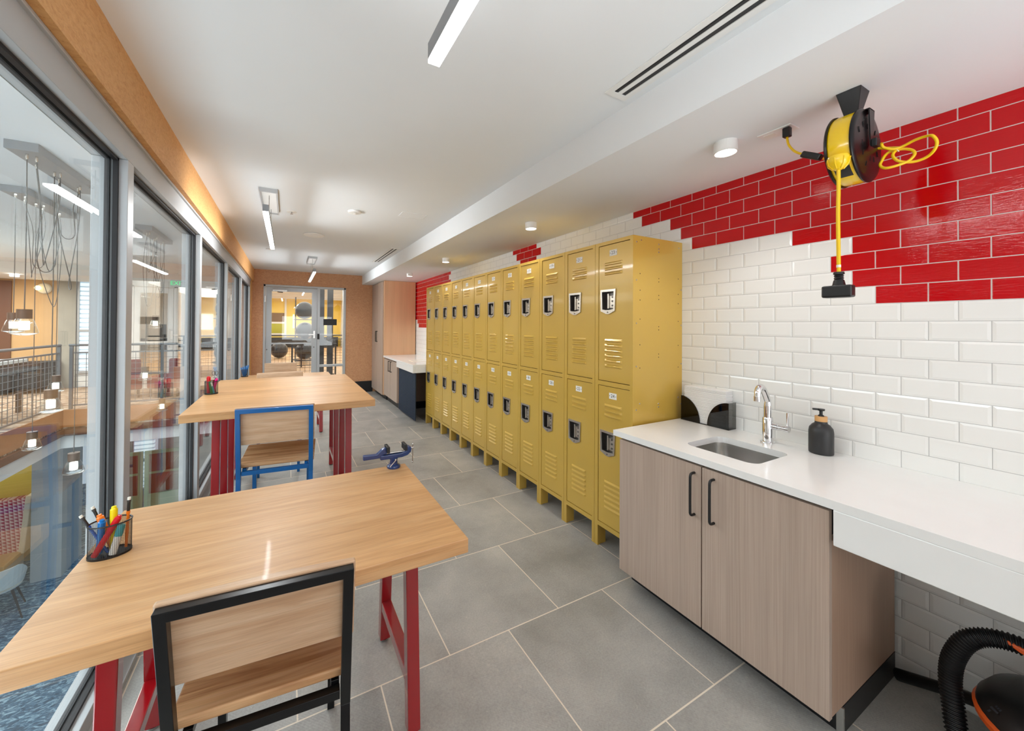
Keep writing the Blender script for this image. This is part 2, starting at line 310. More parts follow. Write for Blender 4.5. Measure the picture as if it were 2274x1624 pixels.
# ------------------------------------------------------------------ mesh builder
class MB:
    def __init__(s): s.v = []; s.f = []; s.m = []; s.sm = []
    def add(s, vs, fs, m=0, sm=False):
        o = len(s.v); s.v += [tuple(v) for v in vs]
        for f in fs: s.f.append([i + o for i in f]); s.m.append(m); s.sm.append(sm)
        return s
    def box(s, x0, x1, y0, y1, z0, z1, m=0):
        vs = [(x, y, z) for x in (x0, x1) for y in (y0, y1) for z in (z0, z1)]
        return s.add(vs, [(0, 1, 3, 2), (4, 6, 7, 5), (0, 4, 5, 1), (2, 3, 7, 6), (0, 2, 6, 4), (1, 5, 7, 3)], m)
    def bar(s, p, q, w, h=None, m=0, upv=(0, 0, 1)):
        h = h or w; p = Vector(p); q = Vector(q); d = (q - p).normalized(); u_ = Vector(upv)
        if abs(d.dot(u_)) > 0.98: u_ = Vector((0, 1, 0))
        a = d.cross(u_).normalized() * w / 2; b = a.cross(d).normalized() * h / 2
        vs = [e + i * a + j * b for e in (p, q) for i, j in ((-1, -1), (1, -1), (1, 1), (-1, 1))]
        return s.add(vs, [(3, 2, 1, 0), (4, 5, 6, 7), (0, 1, 5, 4), (1, 2, 6, 5), (2, 3, 7, 6), (3, 0, 4, 7)], m)
    def prism(s, poly, a0, a1, axis='x', m=0):
        def P(u, v, a): return {'x': (a, u, v), 'y': (u, a, v), 'z': (u, v, a)}[axis]
        n = len(poly); vs = [P(u, v, a0) for u, v in poly] + [P(u, v, a1) for u, v in poly]
        fs = [list(range(n))[::-1], list(range(n, 2 * n))] + [(i, (i + 1) % n, n + (i + 1) % n, n + i) for i in range(n)]
        return s.add(vs, fs, m)
    def ring(s, po, pi, a0, a1, axis='x', m=0):
        def P(u, v, a): return {'x': (a, u, v), 'y': (u, a, v), 'z': (u, v, a)}[axis]
        n = len(po); vs = [P(u, v, a) for a in (a0, a1) for poly in (po, pi) for u, v in poly]
        fs = []
        for i in range(n):
            j = (i + 1) % n
            fs += [(i, j, n + j, n + i), (2 * n + i, 3 * n + i, 3 * n + j, 2 * n + j), (i, 2 * n + i, 2 * n + j, j), (n + i, n + j, 3 * n + j, 3 * n + i)]
        return s.add(vs, fs, m)
    def lathe(s, prof, n=32, c=(0, 0, 0), m=0, axis='z', sx=1.0, sy=1.0, sm=True):
        vs = []
        for r, h in prof:
            for i in range(n):
                a = 2 * PI * i / n; x, y = r * math.cos(a) * sx, r * math.sin(a) * sy
                p = {'z': (x, y, h), 'y': (x, h, y), 'x': (h, x, y)}[axis]
                vs.append((p[0] + c[0], p[1] + c[1], p[2] + c[2]))
        fs = [(k * n + i, k * n + (i + 1) % n, (k + 1) * n + (i + 1) % n, (k + 1) * n + i) for k in range(len(prof) - 1) for i in range(n)]
        s.add(vs, fs, m, sm)
        o = len(s.v) - len(vs)
        if prof[0][0] > 1e-5: s.f.append([o + i for i in range(n)][::-1]); s.m.append(m); s.sm.append(False)
        if prof[-1][0] > 1e-5: s.f.append([o + (len(prof) - 1) * n + i for i in range(n)]); s.m.append(m); s.sm.append(False)
        return s
    def tube(s, pts, r, n=10, m=0, closed=False, cap=True):
        pts = [Vector(p) for p in pts]; N = len(pts); rs = r if isinstance(r, (list, tuple)) else [r] * N
        T = [((pts[(i + 1) % N] if closed or i < N - 1 else pts[i]) - (pts[i - 1] if closed or i > 0 else pts[i])).normalized() for i in range(N)]
        a = Vector((0, 0, 1)) if abs(T[0].z) < 0.9 else Vector((1, 0, 0)); nn = T[0].cross(a).normalized(); vs = []
        for i in range(N):
            nn = (nn - T[i] * nn.dot(T[i])).normalized(); b = T[i].cross(nn)
            for k in range(n):
                an = 2 * PI * k / n; vs.append(pts[i] + (nn * math.cos(an) + b * math.sin(an)) * rs[i])
        L = N if closed else N - 1
        fs = [(i * n + k, i * n + (k + 1) % n, ((i + 1) % N) * n + (k + 1) % n, ((i + 1) % N) * n + k) for i in range(L) for k in range(n)]
        s.add(vs, fs, m, True); o = len(s.v) - len(vs)
        if cap and not closed:
            s.f.append([o + k for k in range(n)][::-1]); s.m.append(m); s.sm.append(False)
            s.f.append([o + (N - 1) * n + k for k in range(n)]); s.m.append(m); s.sm.append(False)
        return s
    def sphere(s, c, r, m=0, n=24, sz=1.0):
        prof = [(max(1e-6, r * math.sin(PI * k / (n // 2))), -r * sz * math.cos(PI * k / (n // 2))) for k in range(n // 2 + 1)]
        return s.lathe(prof, n, c, m)
    def text(s, txt, size, fn, m=0, ext=0.0):
        cu = bpy.data.curves.new('txt', 'FONT'); cu.body = txt; cu.size = size; cu.align_x = 'CENTER'; cu.align_y = 'CENTER'; cu.resolution_u = 2
        o = bpy.data.objects.new('txt', cu); C.objects.link(o); dg = bpy.context.evaluated_depsgraph_get(); me = bpy.data.meshes.new_from_object(o.evaluated_get(dg))
        s.add([fn(v.co.x, v.co.y) for v in me.vertices], [list(p.vertices) for p in me.polygons], m)
        bpy.data.objects.remove(o); bpy.data.curves.remove(cu); bpy.data.meshes.remove(me); return s
    def build(s, name, mats, parent=None, bevel=0.0, seg=2, loc=None, subsurf=0, fix=True):
        me = bpy.data.meshes.new(name); me.from_pydata(s.v, [], s.f)
        if isinstance(mats, str): mats = [mats]
        for k in mats: me.materials.append(MAT[k])
        for p, mi, sm in zip(me.polygons, s.m, s.sm): p.material_index = mi; p.use_smooth = sm
        if fix:
            bm = bmesh.new(); bm.from_mesh(me); bmesh.ops.remove_doubles(bm, verts=bm.verts, dist=1e-6)
            bmesh.ops.recalc_face_normals(bm, faces=bm.faces); bm.to_mesh(me); bm.free()
        me.validate(); me.update()
        if any(s.sm): me.set_sharp_from_angle(angle=math.radians(42))
        o = bpy.data.objects.new(name, me); C.objects.link(o)
        if parent is not None: o.parent = parent
        if loc: o.location = loc
        if bevel:
            b = o.modifiers.new('bevel', 'BEVEL'); b.width = bevel; b.segments = seg; b.limit_method = 'ANGLE'; b.angle_limit = math.radians(40); b.harden_normals = False
        return o
def B(*a, **k): return MB().box(*a, **k)
def smooth(pts, n=8, closed=False):
    P = [Vector(p) for p in pts]; N = len(P); out = []
    for i in range(N if closed else N - 1):
        p0, p1, p2, p3 = (P[(i - 1) % N] if closed or i > 0 else P[i]), P[i], P[(i + 1) % N], (P[(i + 2) % N] if closed or i < N - 2 else P[(i + 1) % N])
        for k in range(n):
            t_ = k / n; out.append(0.5 * ((2 * p1) + (-p0 + p2) * t_ + (2 * p0 - 5 * p1 + 4 * p2 - p3) * t_ ** 2 + (-p0 + 3 * p1 - 3 * p2 + p3) * t_ ** 3))
    if not closed: out.append(P[-1])
    return out
def rrect(cx, cy, w, h, r, n=6):
    pts = []
    for sx, sy, a0 in ((1, 1, 0), (-1, 1, 90), (-1, -1, 180), (1, -1, 270)):
        for k in range(n + 1):
            a = math.radians(a0 + 90 * k / n); pts.append((cx + sx * (w / 2 - r) + r * math.cos(a), cy + sy * (h / 2 - r) + r * math.sin(a)))
    return pts
def thing(name, label, cat, loc=(0, 0, 0), rz=0.0, group=None):
    o = bpy.data.objects.new(name, None); C.objects.link(o); o.location = loc; o.rotation_euler = (0, 0, rz); o.empty_display_size = 0.1
    return tag(o, label, cat, group)
def tag(o, label, cat, group=None, kind=None):
    o['label'] = label; o['category'] = cat
    if group: o['group'] = group
    if kind: o['kind'] = kind
    return o
def struct(o): o['kind'] = 'structure'; return o
def lab(o, s): o['label'] = s; return o
def copy_tree(o, parent=None, parts=True):
    c = o.copy(); C.objects.link(c); c.parent = parent
    for ch in list(o.children): copy_tree(ch, c)
    return c
# ================================================================== the room
GXO = -0.715   # outer face of the glazed wall
struct(B(GXO, XW + 0.12, YF, YB + 0.12, -0.30, 0.0).build('floor', 'floor_tiles'))
cl = MB(); cl.box(GXO, XB, YF, YB + 0.12, ZC, ZC + 0.12); cl.box(XB, XW + 0.12, YF, YB + 0.12, ZS, ZC + 0.12)
struct(cl.build('ceiling', 'ceiling_paint'))
# tiled wall: bevelled white and flat red tiles on a grout bed
RED = {0: 1.923, 1: 1.848, 2: 1.61, 3: 1.53, 4: 1.455, 5: 0.92, 6: 0.69, 7: 0.765, 8: 0.69, 9: 0.615}
TW_, TH_, TY, TZ = 0.1500, 0.0775, 1.767, 2.2445
w = MB(); w.box(XW - 0.0012, XW + 0.12, YF, YB + 0.12, 0.0, ZS, 0)
r = 0
while True:
    zt = ZS - 0.001 if r == 0 else TZ - (r - 1) * TH_; zb = max(TZ - r * TH_, 0.002)
    if zt - zb > 0.012:
        k = -60
        while k < 60:
            y1 = TY - (k + 0.5 * (r % 2)) * TW_; y0 = y1 - TW_; k += 1
            if y0 > 7.25 or y1 < YF: continue
            yc = (y0 + y1) / 2; red = False
            if r in RED and yc < RED[r]: red = True
            if r == 0 and 3.09 < yc < 3.60 or r == 1 and 3.03 < yc < 3.52 or r == 2 and 3.09 < yc < 3.45 or r == 3 and 3.2 < yc < 3.6: red = True
            if yc > (5.44, 5.50, 5.44, 5.5, 5.55, 5.6, 5.7, 5.8, 5.9, 6.0, 6.3, 6.4, 6.5)[r] if r < 13 else False:
                if r < 10 or (r == 10 and yc < 7.0) or (r == 11 and yc < 6.95) or (r == 12 and yc < 6.55): red = True
            if 13 == r and 6.3 < yc < 6.5: red = True
            gp = 0.0019 if red else 0.0010; a, b, c_, d = y0 + gp, y1 - gp, zb + gp, zt - gp
            if b - a < 0.02 or d - c_ < 0.006: continue
            x0, x1 = XW - 0.0012, XW - 0.0032; e = 0.0015 if red else min(0.009, (d - c_) * 0.3)
            xm = x1 + (0.0004 if red else 0.0018); m = 2 if red else 1
            vs = [(x0, a, c_), (x0, b, c_), (x0, b, d), (x0, a, d), (xm, a, c_), (xm, b, c_), (xm, b, d), (xm, a, d), (x1, a + e, c_ + e), (x1, b - e, c_ + e), (x1, b - e, d - e), (x1, a + e, d - e)]
            fs = [(0, 1, 5, 4), (1, 2, 6, 5), (2, 3, 7, 6), (3, 0, 4, 7), (4, 5, 9, 8), (5, 6, 10, 9), (6, 7, 11, 10), (7, 4, 8, 11), (8, 9, 10, 11)]
            w.add(vs, fs, m)
            xg = XW - 0.0014; w.add([(xg, y0, zb), (xg, y1, zb), (xg, y1, zt), (xg, y0, zt)], [(0, 1, 2, 3)], 0 if red else 3)
    if zb <= 0.003: break
    r += 1
struct(w.build('wall_right', ['grout_white', 'tile_white', 'tile_red', 'grout_grey'], fix=False))
struct(MB().box(-0.6, XW, YF - 0.12, YF, 0, ZC).build('wall_rear', 'white_paint'))
# cork end wall with the door opening
DX0, DX1, DZ = -0.403, 1.094, 2.204
w = MB(); w.box(GXO, DX0, YB, YB + 0.12, 0, ZC); w.box(DX1, XW, YB, YB + 0.12, 0, ZC); w.box(DX0, DX1, YB, YB + 0.12, DZ, ZC)
struct(w.build('wall_back', 'cork_wall'))
struct(B(XW - 0.012, XW - 0.0035, 1.60, 5.15, 0, 0.13).build('baseboard_shade', 'black_base'))  # black base behind the lockers, added to deepen the shade beneath them
struct(B(DX1, 1.66, YB - 0.012, YB, 0, 0.235).build('baseboard_back', 'black_base'))
struct(B(GXO + 0.115, DX0, YB - 0.012, YB, 0, 0.235).build('baseboard_back', 'black_base'))
# left wall: cork header, end strip
w = MB(); w.box(GXO, -0.562, YF, YB, 2.245, ZC)
struct(w.build('wall_left', 'cork_beam'))
struct(B(GXO, GX + 0.012, 7.853, YB, 0, 2.245).build('trim_3', 'cork_beam'))
# glazed wall: mullions, head and sill; panes are windows of their own
MUL = [0.62, 2.078, 3.537, 4.995, 6.43, 7.82]
fr = MB()
fr.box(GXO, GX, 0.587, 7.853, 2.126, 2.245); fr.box(GXO + 0.01, GX + 0.0, 0.587, 7.853, 0.0, 0.085)
fr.box(GXO - 0.02, GX + 0.04, 0.587, 7.853, 0.0, 0.022)
for y in MUL: fr.box(GXO, GX, y - 0.033, y + 0.033, 0.085, 2.126)
fr.box(GXO + 0.02, GX + 0.012, 0.587, 7.853, 2.232, 2.2445)
struct(fr.build('trim_1', 'aluminium', bevel=0.002))
ys = MUL
struct(B(GXO, GX, YF, 0.5865, 0.0, 2.2445).build('wall_left_light_block', 'white_paint'))  # unseen solid wall in place of glazing, added to cut side light
for i in range(len(ys) - 1):
    a = ys[i] + 0.033; b = ys[i + 1] - 0.033
    wn_ = struct(B(-0.655, -0.645, a - 0.002, b + 0.002, 0.083, 2.128).build('window_%d' % (i + 1), 'clear_glass'))
    gk = MB()
    for (x0, x1) in ((-0.645, -0.629), (-0.671, -0.655)):
        gk.box(x0, x1, a, a + 0.012, 0.085, 2.126); gk.box(x0, x1, b - 0.012, b, 0.085, 2.126)
        gk.box(x0, x1, a, b, 0.085, 0.097); gk.box(x0, x1, a, b, 2.114, 2.126)
    gk.build('window_gasket', 'gasket', wn_)
struct(B(GXO + 0.0, -0.565, YF, 7.853, -0.30, -0.001).build('trim_2', 'aluminium_dark'))
# glazed door and side light
d = struct(MB().ring([(-0.362, 0.02), (0.545, 0.02), (0.545, 2.16), (-0.362, 2.16)], [(-0.264, 0.22), (0.447, 0.22), (0.447, 2.083), (-0.264, 2.083)], YB + 0.03, YB + 0.075, 'y').build('door_1', 'aluminium', bevel=0.002))
B(-0.264, 0.447, YB + 0.048, YB + 0.056, 0.22, 2.083).build('pane', 'clear_glass', d)
hd = MB(); hd.box(-0.264, 0.46, YB - 0.012, YB + 0.008, 1.052, 1.078); hd.box(-0.264, -0.24, YB - 0.01, YB + 0.03, 1.05, 1.08); hd.box(0.44, 0.46, YB - 0.01, YB + 0.03, 1.05, 1.08); hd.build('push_bar', 'aluminium', d)
hd = MB(); hd.box(0.478, 0.51, YB + 0.01, YB + 0.03, 1.16, 1.31); hd.bar((0.494, YB - 0.02, 1.235), (0.39, YB - 0.02, 1.235), 0.018); hd.bar((0.494, YB + 0.03, 1.235), (0.494, YB - 0.03, 1.235), 0.018); hd.build('door_handle', 'steel', d)
lk = MB(); lk.lathe([(0.012, 0), (0.012, 0.01)], 12, (0.49, YB + 0.018, 0.98), axis='y'); lk.lathe([(0.012, 0), (0.012, 0.01)], 12, (-0.34, YB + 0.018, 0.95), axis='y'); lk.build('lock', 'dark_steel', d)
cs = MB(); cs.box(-0.25, 0.0, YB - 0.02, YB + 0.03, 2.075, 2.11); cs.bar((-0.08, YB - 0.02, 2.06), (-0.16, YB - 0.10, 2.06), 0.02); cs.build('door_closer', 'steel', d)
fr = MB()
fr.box(DX0, -0.366, YB - 0.012, YB + 0.1, 0, DZ); fr.box(DX1 - 0.037, DX1, YB - 0.012, YB + 0.1, 0, DZ); fr.box(DX0, DX1, YB - 0.012, YB + 0.1, 2.166, DZ)
fr.box(0.549, 0.597, YB - 0.012, YB + 0.1, 0, 2.166); fr.box(0.597, 1.057, YB, YB + 0.09, 0.573, 0.615); fr.box(0.597, 1.057, YB, YB + 0.09, 0.0, 0.09)
d2 = struct(fr.build('trim_4', 'aluminium', bevel=0.002))
B(0.552, 0.592, YB - 0.022, YB - 0.012, 1.14, 1.25).build('strike_plate', 'matt_black', d2)
B(0.597, 1.057, YB + 0.04, YB + 0.048, 0.613, 2.168).build('side_pane', 'clear_glass', d2)
B(0.597, 1.057, YB + 0.04, YB + 0.048, 0.088, 0.575).build('lower_side_pane', 'clear_glass', d2)
tag(B(0.669, 0.925, YB + 0.028, YB + 0.040, 1.425, 1.552).build('door_sign', 'matt_black'), 'small dark plate fixed to the glass side light beside the far door', 'sign')
hg = MB(); hg.box(-0.384, -0.364, YB - 0.03, YB - 0.012, 1.86, 1.98); hg.build('door_hinge', 'steel', d)

# ------------------------------------------------------------------ ceiling fittings
def light_bar(x, y, label, cy=None):
    t = thing('pendant_light', label, 'light', (x, y + BAR_L / 2, BAR_Z), 0, 'linear pendant lights of the workroom')
    h = BAR_L / 2
    MB().box(-0.018, 0.018, -h, h, 0.012, 0.058).build('light_housing', 'aluminium_dark', t)
    MB().box(-0.017, 0.017, -h + 0.001, h - 0.001, 0.0, 0.012).build('diffuser', 'led_white', t)
    cx, w_, l_ = (0.0, 0.062, 0.32)
    oy = 0.03
    MB().ring([(-w_, oy - l_), (w_, oy - l_), (w_, oy + l_), (-w_, oy + l_)], [(-w_ + 0.012, oy - l_ + 0.012), (w_ - 0.012, oy - l_ + 0.012), (w_ - 0.012, oy + l_ - 0.012), (-w_ + 0.012, oy + l_ - 0.012)], ZC - BAR_Z - 0.032, ZC - BAR_Z - 0.0005, 'z').build('canopy_frame', 'aluminium', t)
    MB().box(-w_ + 0.012, w_ - 0.012, oy - l_ + 0.012, oy + l_ - 0.012, ZC - BAR_Z - 0.02, ZC - BAR_Z - 0.002).build('canopy_plate', 'white_plastic', t)
    for s in (-1, 1):
        MB().tube([(0, oy + s * 0.2, 0.056), (0, oy + s * 0.2, ZC - BAR_Z - 0.019)], 0.003, 6).build('suspension_cable', 'steel', t)
    return t
light_bar(*BARS[0], 'nearest thin white light bar, cut off by the top edge of the view')
light_bar(*BARS[1], 'light bar hanging from a frame over the joined high tables, by the glazed wall')
light_bar(*BARS[2], 'farthest small light bar, hanging in front of the glazed door')
light_bar(*BARS[3], 'added unseen fill light bar behind the viewpoint')  # extra bar added out of view as fill light
for (x, y), lb in zip(PUCKS, ('nearest round white downlight, over the counter end beside the lockers', 'second downlight from the viewer, above the nearer lockers', 'third downlight from the viewer, above the farther lockers', 'farthest downlight, in front of the tall cupboard', 'round white downlight behind the viewpoint')):
    t = thing('downlight', lb, 'light', (x, y, ZS), 0, 'round surface downlights on the lowered ceiling')
    MB().ring([(0.048 * math.cos(a), 0.048 * math.sin(a)) for a in [i * PI / 16 for i in range(32)]], [(0.043 * math.cos(a), 0.043 * math.sin(a)) for a in [i * PI / 16 for i in range(32)]], -0.050, -0.0005, 'z').build('light_housing', 'white_plastic', t)
    MB().lathe([(0.0431, -0.046), (0.0431, -0.040)], 32).build('diffuser', 'puck_led', t)
def slot_vent(x0, x1, y0, y1, label):
    t = thing('air_diffuser', label, 'vent', ((x0 + x1) / 2, (y0 + y1) / 2, ZC), 0, 'slot diffusers in the white ceiling')
    w_, l_ = (x1 - x0) / 2, (y1 - y0) / 2; e = 0.028
    MB().ring([(-w_ - e, -l_ - e), (w_ + e, -l_ - e), (w_ + e, l_ + e), (-w_ - e, l_ + e)], [(-w_, -l_), (w_, -l_), (w_, l_), (-w_, l_)], -0.005, -0.0005, 'z').build('vent_frame', 'white_plastic', t)
    MB().box(-0.011, 0.011, -l_, l_, -0.0045, -0.0012).build('vent_bar', 'white_plastic', t)
    s_ = MB(); s_.box(-w_, -0.011, -l_, l_, -0.0015, -0.0006); s_.box(0.011, w_, -l_, l_, -0.0015, -0.0006)
    s_.bar((-w_ + 0.012, -l_, -0.0022), (-w_ + 0.012, l_, -0.0022), 0.006, 0.001, 0); s_.build('vent_slot', 'vent_dark', t)
slot_vent(1.282, 1.352, -0.55, 1.174, 'long double-slot air diffuser, nearest, cut off by the top edge')
slot_vent(1.275, 1.343, 5.0, 6.19, 'short double-slot air diffuser in the far part of the ceiling')
tag(MB().lathe([(0.11, -0.0005), (0.118, -0.004), (0.11, -0.010), (0.10, -0.008), (1e-5, -0.007)], 40, (0.272, 4.69, ZC)).build('ceiling_speaker', 'white_plastic'), 'large round flat ceiling speaker grille', 'speaker')
t = thing('smoke_detector', 'small round white smoke detector on the ceiling', 'smoke detector', (0.545, 3.535, ZC))
MB().lathe([(0.058, -0.0005), (0.058, -0.012), (0.05, -0.02), (1e-5, -0.022)], 36).build('detector_body', 'white_plastic', t)
MB().lathe([(0.016, -0.021), (0.014, -0.028), (1e-5, -0.029)], 20).build('detector_lens', 'white_plastic', t)
t = thing('sprinkler', 'small recessed sprinkler head beside the light over the high tables', 'sprinkler', (0.03, 3.83, ZC))
MB().lathe([(0.042, -0.0005), (0.04, -0.006), (0.02, -0.004)], 28).build('cover_ring', 'white_plastic', t)
MB().lathe([(0.006, -0.002), (0.006, -0.02), (0.014, -0.022), (1e-5, -0.024)], 16).build('sprinkler_head', 'steel', t)
tag(MB().lathe([(0.05, -0.0005), (0.05, -0.004), (1e-5, -0.006)], 28, (-0.22, 5.9, ZC)).build('ceiling_rosette', 'white_plastic'), 'small flat white ceiling cap near the far light bar', 'ceiling cap')
tag(MB().ring([(0.94, 3.33), (1.18, 3.33), (1.18, 3.50), (0.94, 3.50)], [(0.946, 3.336), (1.174, 3.336), (1.174, 3.494), (0.946, 3.494)], ZC - 0.003, ZC - 0.0003, 'z').box(0.948, 1.172, 3.338, 3.492, ZC - 0.002, ZC - 0.0003).build('access_panel', 'ceiling_paint'), 'flush rectangular access panel in the ceiling', 'access panel')

# ------------------------------------------------------------------ lockers
LW = 0.3048
def louvres(mb, zt, n, pitch, y0=-0.072, y1=0.070):
    for i in range(n):
        z = zt - i * pitch; a = 0.010
        vs = [(-0.0005, y0, z - 0.019), (-0.0005, y1, z - 0.019), (-0.0095, y1 - a, z - 0.016), (-0.0095, y0 + a, z - 0.016), (-0.0100, y1 - a, z - 0.009), (-0.0100, y0 + a, z - 0.009), (-0.0005, y1, z), (-0.0005, y0, z)]
        mb.add(vs, [(0, 1, 2, 3), (3, 2, 4, 5), (5, 4, 6, 7), (0, 3, 5, 7), (1, 6, 4, 2)], 0)
def locker_door(zt, zb):
    mb = MB(); th = 0.018; y0, y1 = -0.1270, 0.1195; zt -= 0.002; zb += 0.002; ca, cb = -0.010 + 0.0, 0.092; c0, c1 = zt - 0.420, zt - 0.298
    X0 = 0.003
    for a, b, c_, d_ in ((y0, y1, c1, zt), (y0, y1, zb, c0), (y0, ca, c0, c1), (cb, y1, c0, c1)):
        mb.add([(X0, a, c_), (X0, b, c_), (X0, b, d_), (X0, a, d_)], [(0, 1, 2, 3)])
    mb.add([(X0 + q, a, b) for q in (0, th) for a, b in ((y0, zb), (y1, zb), (y1, zt), (y0, zt))], [(0, 1, 5, 4), (1, 2, 6, 5), (2, 3, 7, 6), (3, 0, 4, 7)])
    k = MB(); k.v = []; lm = MB(); louvres(lm, zt - 0.112, 3, 0.031); louvres(lm, zt - 0.604, 6, 0.0325)
    mb.add([(x + X0, y, z) for x, y, z in lm.v], lm.f)
    return mb, (ca, cb, c0, c1, X0)
def handle_cup(ca, cb, c0, c1, X0):
    po = [(ca - 0.012, c1 + 0.012), (cb + 0.010, c1 + 0.012), (cb + 0.008, c0 - 0.004), ((ca + cb) / 2 + 0.012, c0 - 0.024), ((ca + cb) / 2 - 0.012, c0 - 0.024), (ca - 0.006, c0 - 0.004)]
    pi_ = [(ca + 0.002, c1 - 0.002), (cb - 0.002, c1 - 0.002), (cb - 0.006, c0 + 0.006), ((ca + cb) / 2 + 0.01, c0 + 0.002), ((ca + cb) / 2 - 0.01, c0 + 0.002), (ca + 0.006, c0 + 0.006)]
    m = MB(); m.ring(po, pi_, X0 - 0.007, X0 - 0.0005, 'x', 0)
    D_ = X0 + 0.034                                            # recess: back, sides, latch hasp, padlock eye
    m.add([(D_, ca, c0), (D_, cb, c0), (D_, cb, c1), (D_, ca, c1)], [(0, 1, 2, 3)], 1)
    for a, b in (((ca, c0), (cb, c0)), ((cb, c0), (cb, c1)), ((cb, c1), (ca, c1)), ((ca, c1), (ca, c0))):
        m.add([(X0 - 0.001, a[0], a[1]), (X0 - 0.001, b[0], b[1]), (D_, b[0], b[1]), (D_, a[0], a[1])], [(0, 1, 2, 3)], 1)
    m.box(X0 + 0.006, D_, ca + 0.004, ca + 0.05, c0 + 0.016, c1 - 0.030, 0)
    m.bar((X0 + 0.003, ca + 0.052, c0 + 0.012), (X0 + 0.003, ca + 0.052, c1 - 0.016), 0.008, 0.010, 0)
    for dz in (0.030, 0.058, 0.085): m.lathe([(0.006, -0.002), (0.003, -0.0025)], 12, (X0 + 0.006, ca + 0.024, c0 + dz), 1, 'x')
    m.lathe([(0.004, 0.0), (0.004, -0.003)], 10, (X0 - 0.0065, (ca + cb) / 2, c0 - 0.012), 1, 'x')
    return m
def number_plate(zt, num, X0=0.003):
    m = MB(); m.box(X0 - 0.0025, X0 - 0.0005, -0.029, 0.030, zt - 0.076, zt - 0.038, 0)
    m.text(num, 0.030, lambda a, b: (X0 - 0.0032, -a + 0.0005, b + zt - 0.057), 1)
    for s_ in (-1, 1): m.lathe([(0.0025, -0.0034), (0.0025, -0.0024)], 8, (X0, s_ * 0.024, zt - 0.057), 1, 'x')
    return m
body = MB(); body.box(0.0405, 0.0415, -0.1449, 0.1449, 0.15, 1.974, 1)  # black sheet behind the doors, puts the shade of their gaps into colour
body.box(0.0, 0.46, -0.1512, -0.1449, 0.135, 1.989); body.box(0.0, 0.46, 0.1449, 0.1512, 0.135, 1.989)           # sides
body.box(0.003, 0.46, -0.1449, 0.1449, 1.975, 1.989); body.box(0.452, 0.46, -0.1449, 0.1449, 0.135, 1.98)         # top, back
body.box(0.0, 0.02, -0.1449, -0.1295, 0.0, 1.989); body.box(0.0, 0.02, 0.1225, 0.1449, 0.0, 1.989)               # front stiles run down as legs
body.box(0.0, 0.02, -0.1512, -0.1449, 0.0, 0.135); body.box(0.0, 0.02, 0.1449, 0.1512, 0.0, 0.135)
for a, b in ((1.967, 1.989), (1.057, 1.085), (0.135, 0.163)): body.box(0.0, 0.02, -0.1295, 0.1225, a, b)
for s_ in (-1, 1):
    body.box(0.02, 0.075, s_ * 0.1295 - 0.003, s_ * 0.1295 + 0.003, 0.0, 0.135); body.box(0.40, 0.46, s_ * 0.14 - 0.006, s_ * 0.14 + 0.006, 0.0, 0.135)
    for dz in (0.03, 0.11): body.lathe([(0.0035, 0.1325), (0.0035, 0.1328)], 8, (0.045, 0 if s_ > 0 else -0.2665, dz), 1, 'y')
body.box(0.02, 0.452, -0.1449, 0.1449, 0.135, 0.150); body.box(0.02, 0.452, -0.1449, 0.1449, 1.066, 1.076)
hinges = []
for zt, zb in ((1.965, 1.087), (1.055, 0.165)):
    n = 44; hinge = MB(); hinges.append(hinge)
    for i in range(n):
        z0 = zb + 0.01 + (zt - zb - 0.02) * i / n; hinge.box(0.0005, 0.007, -0.1298, -0.1268, z0, z0 + (zt - zb - 0.02) / n * 0.62)
proto = thing('locker', '', 'locker', (XL, 0, 0), 0, 'bank of yellow two-door lockers')
body.build('locker_body', ['locker_gold', 'gasket'], proto)
for hinge in hinges: hinge.build('hinge', 'locker_gold', proto)
mb, prm = locker_door(1.965, 1.087); dU = mb.build('locker_door', 'locker_gold', proto)
handle_cup(*prm).build('handle_cup', ['cup_rim', 'dark_steel'], dU)
mb, prm = locker_door(1.055, 0.165); dL = mb.build('locker_door', 'locker_gold', proto)
handle_cup(*prm).build('handle_cup', ['cup_rim', 'dark_steel'], dL)
ORD = ['farthest yellow locker column of the bank, beside the far counter', 'second', 'third', 'fourth', 'fifth', 'sixth', 'seventh', 'eighth', 'ninth']
near_words = {11: 'nearest yellow locker column, its orange side panel facing the sink', 10: 'second yellow locker column from the sink end of the bank', 9: 'third yellow locker column from the sink end of the bank', 8: 'fourth yellow locker column from the sink end, under the red tile patch', 7: 'fifth yellow locker column from the sink end of the bank', 6: 'sixth yellow locker column from the sink end of the bank'}
far_words = {0: 'farthest yellow locker column, standing next to the far counter', 1: 'second yellow locker column from the far end of the bank', 2: 'third yellow locker column from the far end of the bank', 3: 'fourth yellow locker column from the far end of the bank', 4: 'fifth yellow locker column from the far end of the bank', 5: 'sixth yellow locker column from the far end of the bank'}
for k in range(12):
    col = proto if k == 11 else copy_tree(proto)
    col.location = (XL, 1.5298 + LW * (11 - k + 0.5), 0); col['label'] = near_words.get(k) or far_words[k]
    proto_cols = globals().setdefault('COLS', {}); proto_cols[k] = col
for k, col in COLS.items():
    ds = sorted([c for c in col.children if c.name.startswith('locker_door')], key=lambda c: -max(v.co.z for v in c.data.vertices))
    number_plate(1.965, str(2 * k + 1)).build('number_plate', ['white_label', 'dark_text'], ds[0])
    number_plate(1.055, str(2 * k + 2)).build('number_plate', ['white_label', 'dark_text'], ds[1])
sp = MB()     # rivets and screw holes in the exposed end panel
for z in (1.76, 1.66, 1.60, 1.485, 1.33, 1.19, 0.80): sp.lathe([(0.0028, -0.1532), (0.0028, -0.1518)], 8, (0.06, 0, z), 1, 'y'); sp.lathe([(0.0028, -0.1532), (0.0028, -0.1518)], 8, (0.42, 0, z - 0.01), 1, 'y')
